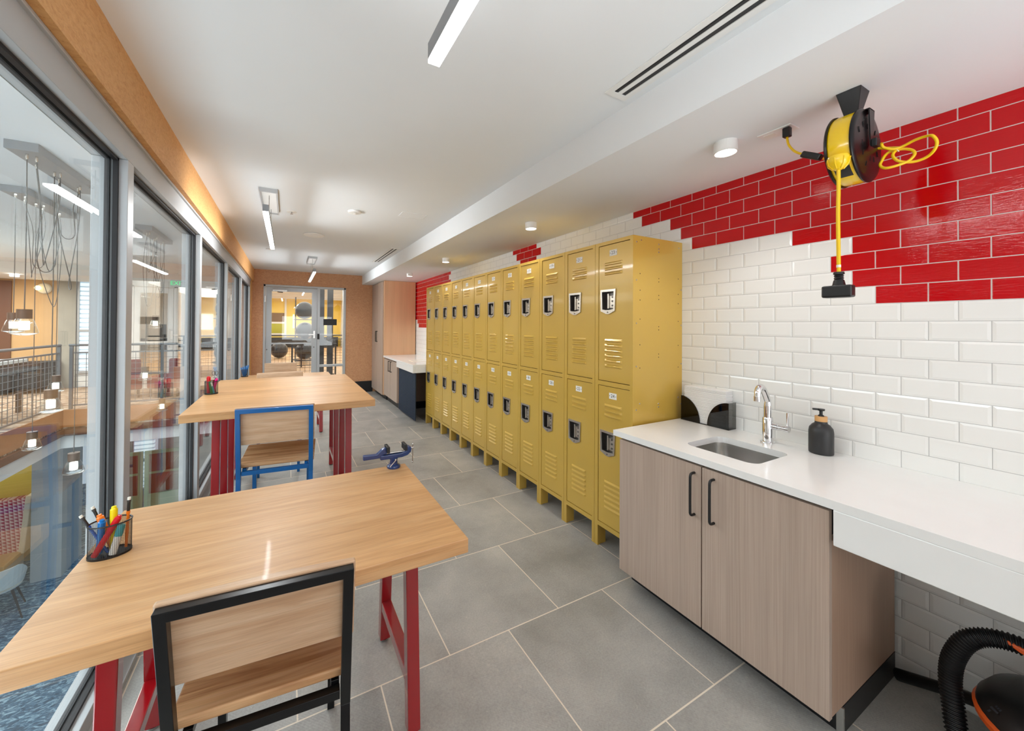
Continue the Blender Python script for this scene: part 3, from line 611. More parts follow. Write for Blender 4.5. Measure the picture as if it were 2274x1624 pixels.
for z in (1.74, 1.72, 1.635, 1.61, 1.44, 1.42, 1.27, 1.25): sp.lathe([(0.0028, -0.1532), (0.0028, -0.1518)], 8, (0.23, 0, z), 1, 'y')
for x, z in ((0.03, 1.95), (0.07, 1.965), (0.23, 1.955), (0.23, 1.925), (0.23, 1.905), (0.425, 1.95), (0.03, 1.72), (0.03, 1.46), (0.03, 1.2), (0.03, 0.94), (0.06, 0.975), (0.23, 0.96), (0.23, 0.94), (0.42, 0.985), (0.45, 1.68), (0.45, 1.45), (0.45, 1.2), (0.45, 0.94)):
    sp.lathe([(0.005, -0.1518), (0.004, -0.1535), (1e-5, -0.154)], 10, (x, 0, z), 0, 'y')
sp.build('panel_screws', ['cup_rim', 'gasket'], COLS[11])

# ------------------------------------------------------------------ near counter, cabinet, sink
CX, CY1, CY0 = 1.645, 1.503, YF + 0.02
slab = MB(); yA = 0.562
o_ = rrect(1.922, 1.012, 0.30, 0.318, 0.045, 6)           # sink cut-out, x by y
quad = [(CX, 0.80), (XW - 0.003, 0.80), (XW - 0.003, 1.22), (CX, 1.22)]
def hole_plate(m, z0, z1, hole, rect, mi=0):
    x0, x1, y0, y1 = rect; n = len(hole); outer = []
    cx = sum(p[0] for p in hole) / n; cy = sum(p[1] for p in hole) / n
    for (px, py) in hole:
        dx, dy = px - cx, py - cy; k = min((x1 - cx) / dx if dx > 1e-6 else 9, (x0 - cx) / dx if dx < -1e-6 else 9, (y1 - cy) / dy if dy > 1e-6 else 9, (y0 - cy) / dy if dy < -1e-6 else 9)
        outer.append((cx + dx * k, cy + dy * k))
    for z, flip in ((z1, 0), (z0, 1)):
        m.add([(p[0], p[1], z) for p in hole] + [(p[0], p[1], z) for p in outer], [((i, (i + 1) % n, n + (i + 1) % n, n + i) if flip else (i, n + i, n + (i + 1) % n, (i + 1) % n)) for i in range(n)], mi)
        cs = [(x1, y1), (x0, y1), (x0, y0), (x1, y0)]
        for c in cs:
            for i in range(n):
                a, b = outer[i], outer[(i + 1) % n]
                if (abs(a[0] - c[0]) < 1e-6 and abs(b[1] - c[1]) < 1e-6) or (abs(a[1] - c[1]) < 1e-6 and abs(b[0] - c[0]) < 1e-6):
                    m.add([(a[0], a[1], z), (c[0], c[1], z), (b[0], b[1], z)], [(0, 1, 2)], mi)
    m.add([(p[0], p[1], z0) for p in hole] + [(p[0], p[1], z1) for p in hole], [(i, (i + 1) % n, n + (i + 1) % n, n + i) for i in range(n)], mi)
    for a, b in (((x0, y0), (x0, y1)), ((x1, y1), (x1, y0))): m.add([(a[0], a[1], z0), (b[0], b[1], z0), (b[0], b[1], z1), (a[0], a[1], z1)], [(0, 1, 2, 3)], mi)
xw = XW - 0.0033
hole_plate(slab, CT - 0.030, CT, o_, (CX, xw, 0.70, 1.32))
def opn(m, x0, x1, y0, y1, z0, z1, ends):
    vs = [(x, y, z) for x in (x0, x1) for y in (y0, y1) for z in (z0, z1)]
    fs = [(0, 1, 3, 2), (4, 6, 7, 5), (0, 2, 6, 4), (1, 5, 7, 3)] + ([(0, 4, 5, 1)] if 'a' in ends else []) + ([(2, 3, 7, 6)] if 'b' in ends else []); m.add(vs, fs)
opn(slab, CX, xw, 1.32, CY1, CT - 0.030, CT, 'b'); opn(slab, CX, xw, CY0, 0.70, CT - 0.030, CT, 'a')
ct = thing('countertop', 'long white counter slab over the cabinet, running out of the right edge', 'countertop', (0, 0, 0))
slab.build('counter_slab', 'counter_white', ct)
B(CX, CX + 0.03, CY0, yA, CT - 0.151, CT - 0.0305).build('apron', 'counter_white', ct, bevel=0.003)
cab = thing('sink_cabinet', 'pale wood two-door cabinet under the sink', 'cabinet', (0, 0, 0))
cx_ = MB(); cx_.box(1.684, 1.70, 0.596, 1.475, 0.096, 0.815); cx_.box(1.70, 2.29, 1.457, 1.475, 0.095, 0.81); cx_.box(2.28, 2.29, 0.595, 1.457, 0.095, 0.80); cx_.box(1.70, 2.28, 0.595, 1.457, 0.095, 0.112)
cx_.build('cabinet_body', 'gasket', cab)
B(1.684, 2.262, 0.578, 0.5955, 0.098, 0.704).build('end_panel', 'brown_laminate', cab, bevel=0.001)
for y0, y1, hy in ((1.0165, 1.470, 1.046), (0.577, 1.0115, 0.960)):
    dr = B(1.660, 1.682, y0, y1, 0.095, 0.812).build('cabinet_door', 'oak_laminate', cab, bevel=0.001)
    hz = smooth([(1.660, hy, 0.776), (1.640, hy, 0.776), (1.630, hy, 0.768), (1.628, hy, 0.74), (1.628, hy, 0.62), (1.630, hy, 0.596), (1.640, hy, 0.588), (1.660, hy, 0.588)], 5)
    hm = MB().tube(hz, 0.0055, 10); hm.build('cabinet_handle', 'matt_black', dr)
tk = MB(); tk.box(1.765, 1.775, 0.60, 1.475, 0.0, 0.094); tk.box(1.765, 2.262, 0.577, 0.60, 0.0, 0.097); tk.build('toe_kick', 'black_base', cab)
B(1.757, 1.765, 0.572, 0.592, 0.0, 0.097).build('corner_trim', 'steel', cab)
sk = thing('sink', 'small brushed steel undermount sink in the white counter', 'sink', (1.922, 1.012, CT - 0.030))
bowl = MB(); prof = [(0.312, 0.330, 0.0, .05), (0.308, 0.326, -0.02, .05), (0.296, 0.312, -0.10, .055), (0.270, 0.286, -0.135, .06), (0.20, 0.22, -0.148, .06), (0.05, 0.05, -0.152, .02)]
rings = [rrect(0, 0, a, b, rr, 6) for a, b, z, rr in prof]; n = len(rings[0]); vs = [(p[0], p[1], prof[i][2] - 0.0006) for i, rg in enumerate(rings) for p in rg]
bowl.add(vs, [(i * n + k, i * n + (k + 1) % n, (i + 1) * n + (k + 1) % n, (i + 1) * n + k) for i in range(len(rings) - 1) for k in range(n)], 0, True)
bowl.ring(rrect(0, 0, 0.345, 0.365, 0.06, 6), rings[0], -0.0022, -0.0006, 'z')
bowl.build('bowl', 'sink_steel' if 'sink_steel' in MAT else 'steel', sk, fix=False)
MB().lathe([(0.026, -0.1515), (0.03, -0.150), (0.02, -0.1495), (1e-5, -0.151)], 24).build('drain', 'chrome', sk)
fc = thing('faucet', 'chrome single-lever faucet behind the sink', 'faucet', (2.185, 0.998, CT))
MB().lathe([(0.030, 0), (0.030, 0.004), (0.022, 0.006), (0.022, 0.122), (0.020, 0.126), (1e-5, 0.126)], 32).build('faucet_body', 'chrome', fc)
sp_ = smooth([(0, 0, 0.12), (0, 0, 0.20), (-0.004, 0, 0.215), (-0.040, 0, 0.268), (-0.062, 0, 0.284), (-0.080, 0, 0.282), (-0.094, 0, 0.262), (-0.098, 0, 0.222)], 7)
MB().tube(sp_, [0.0165] * 7 + [0.0145] * (len(sp_) - 7), 20).build('spout', 'chrome', fc)
MB().lathe([(0.0155, 0.216), (0.0155, 0.240)], 20, (-0.098, 0, 0)).build('nozzle', 'chrome', fc)
MB().lathe([(0.016, -0.022), (0.016, -0.045), (0.013, -0.047), (0.013, -0.072), (0.016, -0.074), (0.016, -0.09), (1e-5, -0.09)], 24, (0, 0, 0.085), 0, 'y').build('valve_barrel', 'chrome', fc)
MB().tube([(0, -0.082, 0.09), (0.0, -0.084, 0.165)], 0.0052, 12).build('lever', 'chrome', fc)
bt = thing('soap_bottle', 'matt black soap pump bottle with a bamboo collar', 'bottle', (2.215, 0.798, CT))
MB().lathe([(0.038, 0), (0.044, 0.004), (0.0445, 0.012), (0.0445, 0.10), (0.042, 0.118), (0.032, 0.133), (0.023, 0.140), (0.022, 0.148)], 40).build('bottle_body', 'bottle_black', bt)
MB().lathe([(0.0225, 0.149), (0.0225, 0.172), (1e-5, 0.172)], 32).build('collar', 'bamboo', bt)
pm = MB(); pm.lathe([(0.012, 0.172), (0.010, 0.176), (0.006, 0.180), (0.006, 0.196), (0.013, 0.198), (0.014, 0.206), (1e-5, 0.208)], 20); pm.bar((0.0, 0.0, 0.203), (-0.018, 0.024, 0.203), 0.011, 0.008); pm.build('pump', 'black_plastic', bt)
th_ = thing('towel_holder', 'smoked acrylic holder with two rounded fronts beside the lockers', 'towel holder', (2.22, 1.346, CT))
def quarter(y0, y1, left):
    n = 16; pts = []
    if left: # nearer the lockers: high at outer edge
        pts = [(y0, 0.003)] + [(y1 - (y1 - y0) * (1 - math.cos(a)) if False else y0 + (y1 - y0) * math.sin(a) * 1.0, 0) for a in []]
    return pts
hf = MB(); n = 16; R_ = 0.118; Hh = 0.152
pl = [(0.14, 0.003), (0.14, Hh)] + [(0.14 - R_ * math.sin(a), Hh * math.cos(a) + 0.003 * (1 - math.cos(a))) for a in [PI / 2 * i / n for i in range(1, n + 1)]]
hf.prism(pl, 0.0, 0.004, 'x'); hf.prism([(-y, z) for y, z in pl], 0.0, 0.004, 'x'); hf.build('holder_front', 'smoked_acrylic', th_)
hs = MB()
for s_ in (-1, 1): hs.box(0.0042, 0.074, s_ * 0.14 - 0.002, s_ * 0.14 + 0.002, 0.003, Hh)
hs.build('holder_side', 'smoked_acrylic_side', th_)
B(0.0, 0.074, -0.142, 0.142, 0.0, 0.003).build('holder_base', 'smoked_acrylic', th_)
tw = thing('paper_towels', 'thick stack of white folded paper towels in the smoked holder', 'paper towels', (2.226, 1.346, CT + 0.0035))
m = MB(); random.seed(3); z = 0.0; i = 0
while z < 0.205:
    h_ = 0.0055 + random.random() * 0.0045; j = random.uniform(-0.0022, 0.0022); x_ = 0.001 + random.random() * 0.003; j2 = min(0.012, z * 0.02)
    m.box(x_, 0.068, -0.124 + j, 0.124 + j, z, z + h_ - 0.0009); z += h_
m.build('towel_stack', 'towel_paper', tw, bevel=0.0012, seg=1)

# ------------------------------------------------------------------ far counter, cupboard, curtain-like panel
tc = thing('tall_cupboard', 'tall two-door laminate cupboard in the far right corner', 'cupboard', (0, 0, 0))
B(1.66, 2.28, 7.09, 8.118, 0.095, ZS - 0.003).build('cupboard_body', 'orange_laminate', tc, bevel=0.001)
for y0, y1, hy in ((7.62, 8.112, 7.66), (7.145, 7.612, 7.575)):
    dr = B(1.64, 1.658, y0, y1, 0.095, ZS - 0.012).build('cupboard_door', 'oak_laminate', tc, bevel=0.001)
    hz = [(1.64, hy, 1.31), (1.615, hy, 1.31), (1.615, hy, 1.10), (1.64, hy, 1.10)]; mh = MB()
    for a, b in zip(hz, hz[1:]): mh.bar(a, b, 0.011)
    mh.build('cupboard_handle', 'matt_black', dr)
B(1.72, 2.27, 7.10, 8.11, 0.0, 0.094).build('toe_kick', 'black_base', tc)
fcu = thing('low_cabinet', 'low pale wood cabinet with two narrow doors under the far counter', 'cabinet', (0, 0, 0))
B(1.682, 2.28, 6.135, 7.085, 0.12, 0.80).build('cabinet_body', 'brown_laminate', fcu, bevel=0.001)
for y0, y1, hy in ((6.60, 7.07, 6.64), (6.15, 6.592, 6.50)):
    dr = B(1.66, 1.680, y0, y1, 0.12, 0.80).build('cabinet_door', 'oak_laminate', fcu, bevel=0.001)
    mh = MB()
    for a, b in (((1.66, hy, 0.785), (1.632, hy, 0.785)), ((1.632, hy, 0.79), (1.632, hy, 0.60)), ((1.632, hy, 0.605), (1.66, hy, 0.605))): mh.bar(a, b, 0.010)
    mh.build('cabinet_handle', 'matt_black', dr)
B(1.73, 2.27, 6.14, 7.08, 0.0, 0.119).build('toe_kick', 'black_base', fcu)
fct = thing('countertop', 'short white counter with a deep apron at the far end of the lockers', 'countertop', (0, 0, 0))
B(1.645, XW - 0.0035, 5.22, 7.086, 0.822, CT).build('counter_slab', 'counter_white', fct, bevel=0.002)
m = MB(); m.box(1.645, 1.675, 5.22, 6.13, 0.735, 0.8215); m.box(1.6755, XW - 0.01, 5.22, 5.25, 0.735, 0.8215); m.build('apron', 'counter_white', fct, bevel=0.002)
m = MB(); m.ring([(1.78, 5.66), (2.12, 5.66), (2.12, 5.93), (1.78, 5.93)], [(1.80, 5.68), (2.10, 5.68), (2.10, 5.91), (1.80, 5.91)], CT, CT + 0.002, 'z'); m.build('inset_frame', 'cream', fct)
tag(MB().prism([(5.235 + 0.02 * i, 1.690 + (0.007 if i % 2 else -0.003)) for i in range(45)] + [(6.115 - 0.02 * i, 1.702 + (0.007 if i % 2 else -0.003)) for i in range(45)], 0.03, 0.732, 'z').build('ribbed_screen', 'ribbed_dark'), 'dark blue ribbed screen hanging under the far counter', 'screen')
for o in list(C.objects):
    if o.name.startswith('ribbed_screen'):
        for v_ in o.data.vertices: v_.co = (v_.co.y, v_.co.x, v_.co.z)
tag(MB().sphere((0, 0, 0), 0.11, n=28, sz=2.4).build('backpack', 'black_plastic', loc=(2.08, 5.385, 0.268)), 'dark bag half hidden behind the farthest locker, under the far counter', 'bag')
# ================================================================== tables
def make_table(name, label, x, y, w_, d_, h, group=None, foot=0.215, top=0.165):
    t = thing(name, label, 'table', (x, y, 0), 0, group); th = 0.048
    B(-w_ / 2, w_ / 2, -d_ / 2, d_ / 2, h - th, h).build('tabletop', 'oak_top', t, bevel=0.003)
    zt = h - th - 0.0006
    for sx in (-1, 1):
        X = sx * 0.410
        for sy in (-1, 1):
            ft, tp = sy * foot, sy * top; lg = MB(); e = 0.0225
            vs = [(X + a * e, ft + b * e, 0.012) for a, b in ((-1, -1), (1, -1), (1, 1), (-1, 1))] + [(X + a * e, tp + b * e, zt) for a, b in ((-1, -1), (1, -1), (1, 1), (-1, 1))]
            lg.add(vs, [(3, 2, 1, 0), (4, 5, 6, 7), (0, 1, 5, 4), (1, 2, 6, 5), (2, 3, 7, 6), (3, 0, 4, 7)])
            l = lg.build('leg', 'red_paint', t, bevel=0.004)
            MB().lathe([(0.017, 0.0), (0.019, 0.003), (0.019, 0.008), (0.008, 0.012)], 18, (X, ft, 0)).build('glide', 'steel', l)
        yb = foot - 0.035
        MB().box(X - 0.021, X + 0.021, -yb, yb, 0.155, 0.197).build('crossbar', 'red_paint', t, bevel=0.003)
        MB().box(X - 0.021, X + 0.021, -top + 0.024, top - 0.024, zt - 0.03, zt).build('top_rail', 'red_paint', t, bevel=0.002)
    return t
G_T = 'oak work tables on red frames'
make_table('work_table', 'nearest low oak table with a vice on its corner and red legs', 0.002, 1.490, 1.094, 0.750, 0.727, G_T)
make_table('work_table', 'high oak table right behind the blue chair, pencil cup at its window end', 0.008, 3.090, 1.125, 0.800, 0.905, G_T, 0.20, 0.17)
make_table('work_table', 'second high oak table, pushed against the far side of the first', 0.008, 3.854, 1.125, 0.720, 0.905, G_T, 0.20, 0.17)
make_table('work_table', 'farthest low oak table, mostly hidden behind the joined high tables', 0.008, 5.545, 1.10, 0.750, 0.735, G_T)

# ================================================================== chairs: y = 0 is the back frame at seat level, the seat reaches towards +y
def make_chair(label, frame, loc, rz, seat_z, top_z, lean, w_=0.425, group='square-frame wooden chairs'):
    t = thing('chair', label, 'chair', loc, rz, group); h = w_ / 2; e = 0.0125; bz = seat_z - 0.085
    yt = -lean * (top_z - bz)
    fr = MB(); iv = h - 0.024
    def P(x, z, dy): return (x, -lean * (z - bz) + dy, z)
    vs = [P(x, z, dy) for dy in (-e, e) for x, z in ((-h, bz), (-h, top_z), (h, top_z), (h, bz), (h - 0.026, bz), (h - 0.026, top_z - 0.026), (-h + 0.026, top_z - 0.026), (-h + 0.026, bz))]
    fs = [(0, 1, 6, 7), (1, 2, 5, 6), (2, 3, 4, 5), (8, 15, 14, 9), (9, 14, 13, 10), (10, 13, 12, 11)] + [(i, (i + 1) % 8, 8 + (i + 1) % 8, 8 + i) for i in range(8)]
    fr.add(vs, fs); fr.build('back_frame', frame, t, bevel=0.0015)
    # backrest board, gently bent, in front of the frame
    bd = MB(); n = 12; z0, z1 = top_z - 0.225, top_z + 0.006; vs = []
    for i in range(n + 1):
        x = -h - 0.006 + (w_ + 0.012) * i / n; cv = 0.010 * (1 - (2 * x / w_) ** 2)
        for z, dy in ((z0, 0.0), (z1, 0.0), (z1, 0.019), (z0, 0.019)): vs.append(P(x, z, e + 0.0006 + dy + (cv if dy else cv * 0.0)))
    fs = [(4 * i + k, 4 * i + (k + 1) % 4, 4 * i + 4 + (k + 1) % 4, 4 * i + 4 + k) for i in range(n) for k in range(4)] + [(3, 2, 1, 0), (4 * n, 4 * n + 1, 4 * n + 2, 4 * n + 3)]
    bd.add(vs, fs); bd.build('backrest', 'beech_board', t, bevel=0.005, seg=3)
    sd = MB(); n = 10; dp = 0.40; vs = []
    for i in range(n + 1):
        y = 0.016 + dp * i / n; dz = -0.016 * math.sin(PI * min(1, (i / n) * 1.15)) * (0.8 if i < n else 0)
        for z, x in ((seat_z - 0.026 + dz * 0.3, -h - 0.004), (seat_z - 0.026 + dz * 0.3, h + 0.004), (seat_z + dz, h + 0.004), (seat_z + dz, -h - 0.004)): vs.append((x, y, z))
    fs = [(4 * i + k, 4 * i + (k + 1) % 4, 4 * i + 4 + (k + 1) % 4, 4 * i + 4 + k) for i in range(n) for k in range(4)] + [(3, 2, 1, 0), (4 * n, 4 * n + 1, 4 * n + 2, 4 * n + 3)]
    sd.add(vs, fs); sd.build('seat', 'beech_seat', t, bevel=0.005, seg=3)
    sf = MB(); zf = seat_z - 0.0405; hi = h - 0.028
    sf.bar((-hi, 0, zf - 0.012), (hi, 0, zf - 0.012), 0.024); sf.bar((-hi, 0.38, zf), (hi, 0.38, zf), 0.024)
    for s_ in (-1, 1): sf.bar((s_ * (h - 0.04), 0.013, zf), (s_ * (h - 0.04), 0.367, zf), 0.022)
    sf.build('seat_frame', frame, t, bevel=0.001)
    for s_ in (-1, 1):
        MB().bar((s_ * (h - 0.013), 0.0, bz), (s_ * (h - 0.013), -0.035, 0.0), 0.025, upv=(0, 1, 0)).build('leg', frame, t, bevel=0.001)
        MB().bar((s_ * (h - 0.04), 0.379, zf - 0.013), (s_ * (h - 0.04), 0.385, 0.0), 0.024, upv=(0, 1, 0)).build('leg', frame, t, bevel=0.001)
        MB().bar((s_ * (h - 0.04), 0.36, zf - 0.02), (s_ * (h - 0.04), 0.25, zf - 0.012), 0.014).build('brace', frame, t)
    zr = 0.20 if seat_z < 0.5 else 0.26
    MB().bar((-(h - 0.054), 0.380, zr), ((h - 0.054), 0.380, zr), 0.02).build('stretcher', frame, t, bevel=0.001)
    return t
# nearest chair, black frame: back plane tilts 13 degrees
make_chair('black-framed wooden chair at the nearest table, seen from behind', 'black_paint', (-0.040, 1.125, 0), math.radians(-4.5), 0.455, 0.800, 0.20, 0.424)
make_chair('blue-framed high wooden chair facing the joined high tables, seen from behind', 'blue_paint', (-0.052, 2.625, 0), math.radians(-5), 0.585, 0.930, 0.11, 0.425)
make_chair('high chair beyond the joined tables, only its light board showing over them', 'blue_paint', (-0.055, 4.40, 0), math.radians(180), 0.585, 0.925, 0.11, 0.42)
make_chair('farthest chair, its wooden backrest in front of the glazed door', 'blue_paint', (-0.080, 6.70, 0), math.radians(176), 0.455, 0.81, 0.12, 0.45)

# ================================================================== pencil cups
def mesh_cup(label, loc, a, b, h, rz=0):
    t = thing('pencil_cup', label, 'pencil cup', loc, rz)
    n, rows = 72, 26; m = MB(); rr = 0.00032
    ang = lambda i: 2 * PI * i / n
    for k in range(rows + 1):
        z = 0.006 + (h - 0.01) * k / rows
        m.add([((a + q) * math.cos(ang(i)), (b + q) * math.sin(ang(i)), z + s_) for s_, q in ((-rr, 0), (rr, 0), (0, rr)) for i in range(n)],
              [(u_ * n + i, u_ * n + (i + 1) % n, ((u_ + 1) % 3) * n + (i + 1) % n, ((u_ + 1) % 3) * n + i) for u_ in range(3) for i in range(n)])
    for i in range(n * 1):
        for sg in (1,):
            x0, y0 = a * math.cos(ang(i)), b * math.sin(ang(i)); x1, y1 = a * math.cos(ang(i + 0.5)), b * math.sin(ang(i + 0.5))
            m.bar((x0, y0, 0.004), (x0, y0, h - 0.003), 0.0006)
    m.build('wire_mesh', 'wire_dark', t, fix=False)
    ring = [(a * math.cos(ang(i)), b * math.sin(ang(i)), h) for i in range(n)]
    MB().tube(ring, 0.0024, 8, closed=True).build('rim', 'black_plastic', t)
    bs = MB(); bs.lathe([(1e-5, 0.0), (1.0, 0.0), (1.0, 0.006), (0.96, 0.002), (1e-5, 0.0018)], n, sx=a + 0.0015, sy=b + 0.0015); bs.build('cup_base', 'black_plastic', t)
    return t
def stick(name, label, cat, p, q, parts):
    """parts: list of (material, profile along the pen as (r, t)) ; built along p->q"""
    p, q = Vector(p), Vector(q); d = (q - p); L = d.length; rot = d.to_track_quat('Z', 'Y')
    t = thing(name, label, cat, p); t.rotation_mode = 'QUATERNION'; t.rotation_quaternion = rot
    for nm, mat, prof, nseg in parts:
        MB().lathe([(max(r_, 1e-5), z_ * L) for r_, z_ in prof], nseg).build(nm, mat, t)
    return t
def pencil(label, p, q, bodymat):
    return stick('pencil', label, 'pencil', p, q, [('barrel', bodymat, [(0.0038, 0.0), (0.0038, 0.72)], 10), ('grip', 'black_plastic', [(0.0040, 0.722), (0.0042, 0.90)], 10), ('clip', bodymat, [(0.0048, 0.66), (0.0048, 0.715)], 8), ('ferrule', 'wire_dark', [(0.0050, 0.902), (0.0052, 0.945)], 12), ('eraser', 'eraser', [(0.0045, 0.946), (0.0042, 0.998), (0.0, 1.0)], 12)])
def marker(label, p, q, mat, capmat=None, r=0.0078, cap=0.62):
    capmat = capmat or mat
    return stick('marker', label, 'marker', p, q, [('barrel', mat, [(r * 0.92, 0.0), (r, 0.02), (r, cap)], 18), ('cap', capmat, [(r * 1.06, cap + 0.002), (r * 1.08, 0.93), (r * 0.75, 0.95), (r * 0.7, 0.995), (0, 1.0)], 18)])
cx0, cy0, cz0 = -0.480, 1.535, 0.727
mesh_cup('black wire mesh cup of pens on the nearest table, by the window', (cx0, cy0, cz0), 0.050, 0.036, 0.098, math.radians(6))
c_ = lambda x, y, z: (cx0 + x, cy0 + y, cz0 + z)
mk = marker('red fat marker leaning across the front of the nearest cup', c_(-0.030, -0.020, 0.009), c_(0.026, -0.012, 0.118), 'marker_red', r=0.0082)
tx = MB(); tx.text('Crayola', 0.012, lambda a, b: (0.0084 * math.sin(b / 0.0084) , -0.0084 * math.cos(b / 0.0084), 0.045 + a)); tx.build('lettering', 'white_label', mk)
gs = stick('glue_stick', 'white and teal glue stick standing in the nearest cup', 'glue stick', c_(0.012, -0.020, 0.006), c_(0.030, -0.012, 0.088), [('barrel', 'white_label', [(0.0095, 0.0), (0.0095, 0.62)], 20), ('cap', 'teal_label', [(0.0100, 0.622), (0.0100, 0.98), (0.009, 1.0)], 20)])
tx = MB(); tx.text('GLUE STICK', 0.010, lambda a, b: (0.0097 * math.sin(b / 0.0097), -0.0097 * math.cos(b / 0.0097), 0.030 + a)); tx.build('lettering', 'dark_text', gs)
marker('blue fat marker in the nearest cup', c_(-0.026, 0.004, 0.006), c_(-0.016, -0.008, 0.112), 'marker_blue', r=0.0085)
marker('orange fat marker at the back of the nearest cup', c_(0.004, 0.014, 0.006), c_(-0.030, 0.010, 0.122), 'marker_orange', r=0.0085)
marker('yellow highlighter standing tall in the nearest cup', c_(0.006, 0.006, 0.006), c_(0.006, 0.006, 0.142), 'marker_yellow', r=0.0085)
pencil('blue mechanical pencil leaning left out of the nearest cup', c_(-0.004, -0.002, 0.006), c_(-0.068, 0.000, 0.132), 'pencil_blue')
pencil('orange mechanical pencil leaning left behind the blue one', c_(0.002, 0.018, 0.006), c_(-0.052, 0.030, 0.142), 'pencil_orange')
pencil('orange mechanical pencil standing upright at the right rim', c_(0.034, 0.012, 0.006), c_(0.038, 0.020, 0.158), 'pencil_orange')
bx, by, bz_ = -0.508, 3.43, 0.905
mesh_cup('round wire mesh cup of pens on the high table, by the window', (bx, by, bz_), 0.042, 0.042, 0.096)
b_ = lambda x, y, z: (bx + x, by + y, bz_ + z)
marker('red capped marker upright in the high table cup', b_(-0.016, 0.0, 0.006), b_(-0.018, 0.0, 0.135), 'marker_red', r=0.012, cap=0.5)
marker('magenta marker leaning right in the high table cup', b_(0.010, 0.004, 0.006), b_(0.036, -0.010, 0.118), 'marker_pink', r=0.009)
marker('green marker low in the high table cup', b_(0.006, -0.022, 0.006), b_(-0.006, -0.024, 0.100), 'marker_green', r=0.009)
marker('white marker lying across the high table cup', b_(0.020, -0.018, 0.006), b_(-0.002, -0.026, 0.096), 'teal_label', 'white_label', r=0.007)
marker('dark red marker at the right side of the high table cup', b_(0.022, 0.004, 0.006), b_(0.012, 0.020, 0.104), 'red_fabric', r=0.008)
pencil('dark pencil sticking up from the high table cup', b_(0.008, 0.010, 0.006), b_(0.028, 0.014, 0.128), 'pencil_blue')
sc = thing('scissors', 'thin scissors standing highest in the high table cup', 'scissors', b_(0.018, 0.022, 0.006))
m = MB(); m.bar((0, 0, 0), (0.002, 0, 0.13), 0.006, 0.0016); m.bar((0.004, 0.002, 0), (0.001, 0.002, 0.13), 0.006, 0.0016); m.build('blade', 'steel', sc)
m = MB()
for s_ in (-1, 1): m.tube([(0.001 + s_ * 0.010 + 0.009 * math.cos(a), 0.001, 0.148 + 0.016 * math.sin(a)) for a in [2 * PI * i / 20 for i in range(20)]], 0.0022, 6, closed=True)
m.build('handle_loop', 'dark_steel', sc)
dx_, dy_, dz_ = -0.495, 5.80, 0.735
mesh_cup('small wire cup full of blue pens on the farthest table', (dx_, dy_, dz_), 0.040, 0.040, 0.095)
random.seed(5)
LP = ['blue pen leaning left in the farthest cup', 'blue pen upright at the left of the farthest cup', 'blue pen in the middle of the farthest cup', 'blue pen leaning right in the farthest cup', 'blue pen reaching highest out of the farthest cup']
for i, lb in enumerate(LP):
    a = -0.8 + i * 0.4; marker(lb, (dx_ + 0.012 * a, dy_ - 0.01 + 0.004 * i, dz_ + 0.006), (dx_ + 0.055 * a, dy_ + random.uniform(-0.02, 0.02), dz_ + 0.125 + 0.007 * i), 'marker_blue', r=0.0062)

# ================================================================== bench vice
vc = thing('bench_vice', 'blue bench vice clamped on the far corner of the nearest table', 'vice', (0.484, 1.840, 0.727))
m = MB(); m.lathe([(0.033, 0.0), (0.034, 0.006), (0.032, 0.011), (0.020, 0.018), (0.018, 0.038), (0.022, 0.046), (0.022, 0.05)], 36); m.build('vice_base', 'vice_blue', vc)
m = MB(); m.prism([(-0.068, 0.046), (0.040, 0.046), (0.068, 0.052), (0.086, 0.066), (0.090, 0.084), (0.080, 0.098), (0.066, 0.094), (0.060, 0.074), (0.036, 0.068), (-0.068, 0.068)], -0.013, 0.013, 'y'); m.build('vice_body', 'vice_blue', vc, bevel=0.004, seg=3)
m = MB(); m.prism([(-0.150, 0.056), (-0.052, 0.056), (-0.052, 0.070), (-0.036, 0.070), (-0.036, 0.100), (-0.046, 0.106), (-0.062, 0.098), (-0.078, 0.084), (-0.086, 0.078), (-0.150, 0.080)], -0.0105, 0.0105, 'y'); m.build('sliding_jaw', 'vice_blue', vc, bevel=0.004, seg=3)
B(-0.040, -0.026, -0.032, 0.032, 0.082, 0.112).build('jaw_pad', 'matt_black', vc, bevel=0.002); B(0.048, 0.062, -0.032, 0.032, 0.082, 0.112).build('jaw_pad', 'matt_black', vc, bevel=0.002)
MB().tube([(-0.036, 0, 0.073), (0.058, 0, 0.073)], 0.005, 12).build('guide_rod', 'steel', vc)
m = MB(); m.tube([(0.088, 0, 0.084), (0.102, 0, 0.084)], 0.006, 12); m.tube([(0.098, -0.003, 0.100), (0.098, 0.0, 0.012)], 0.0026, 8); m.sphere((0.098, 0, 0.010), 0.0045, n=10); m.sphere((0.098, -0.003, 0.101), 0.0045, n=10); m.build('screw_handle', 'steel', vc)
m = MB(); m.tube([(0.004, -0.026, 0.042), (-0.028, -0.036, 0.016)], 0.0026, 8); m.sphere((0.004, -0.024, 0.043), 0.005, n=10); m.build('lock_lever', 'steel', vc)

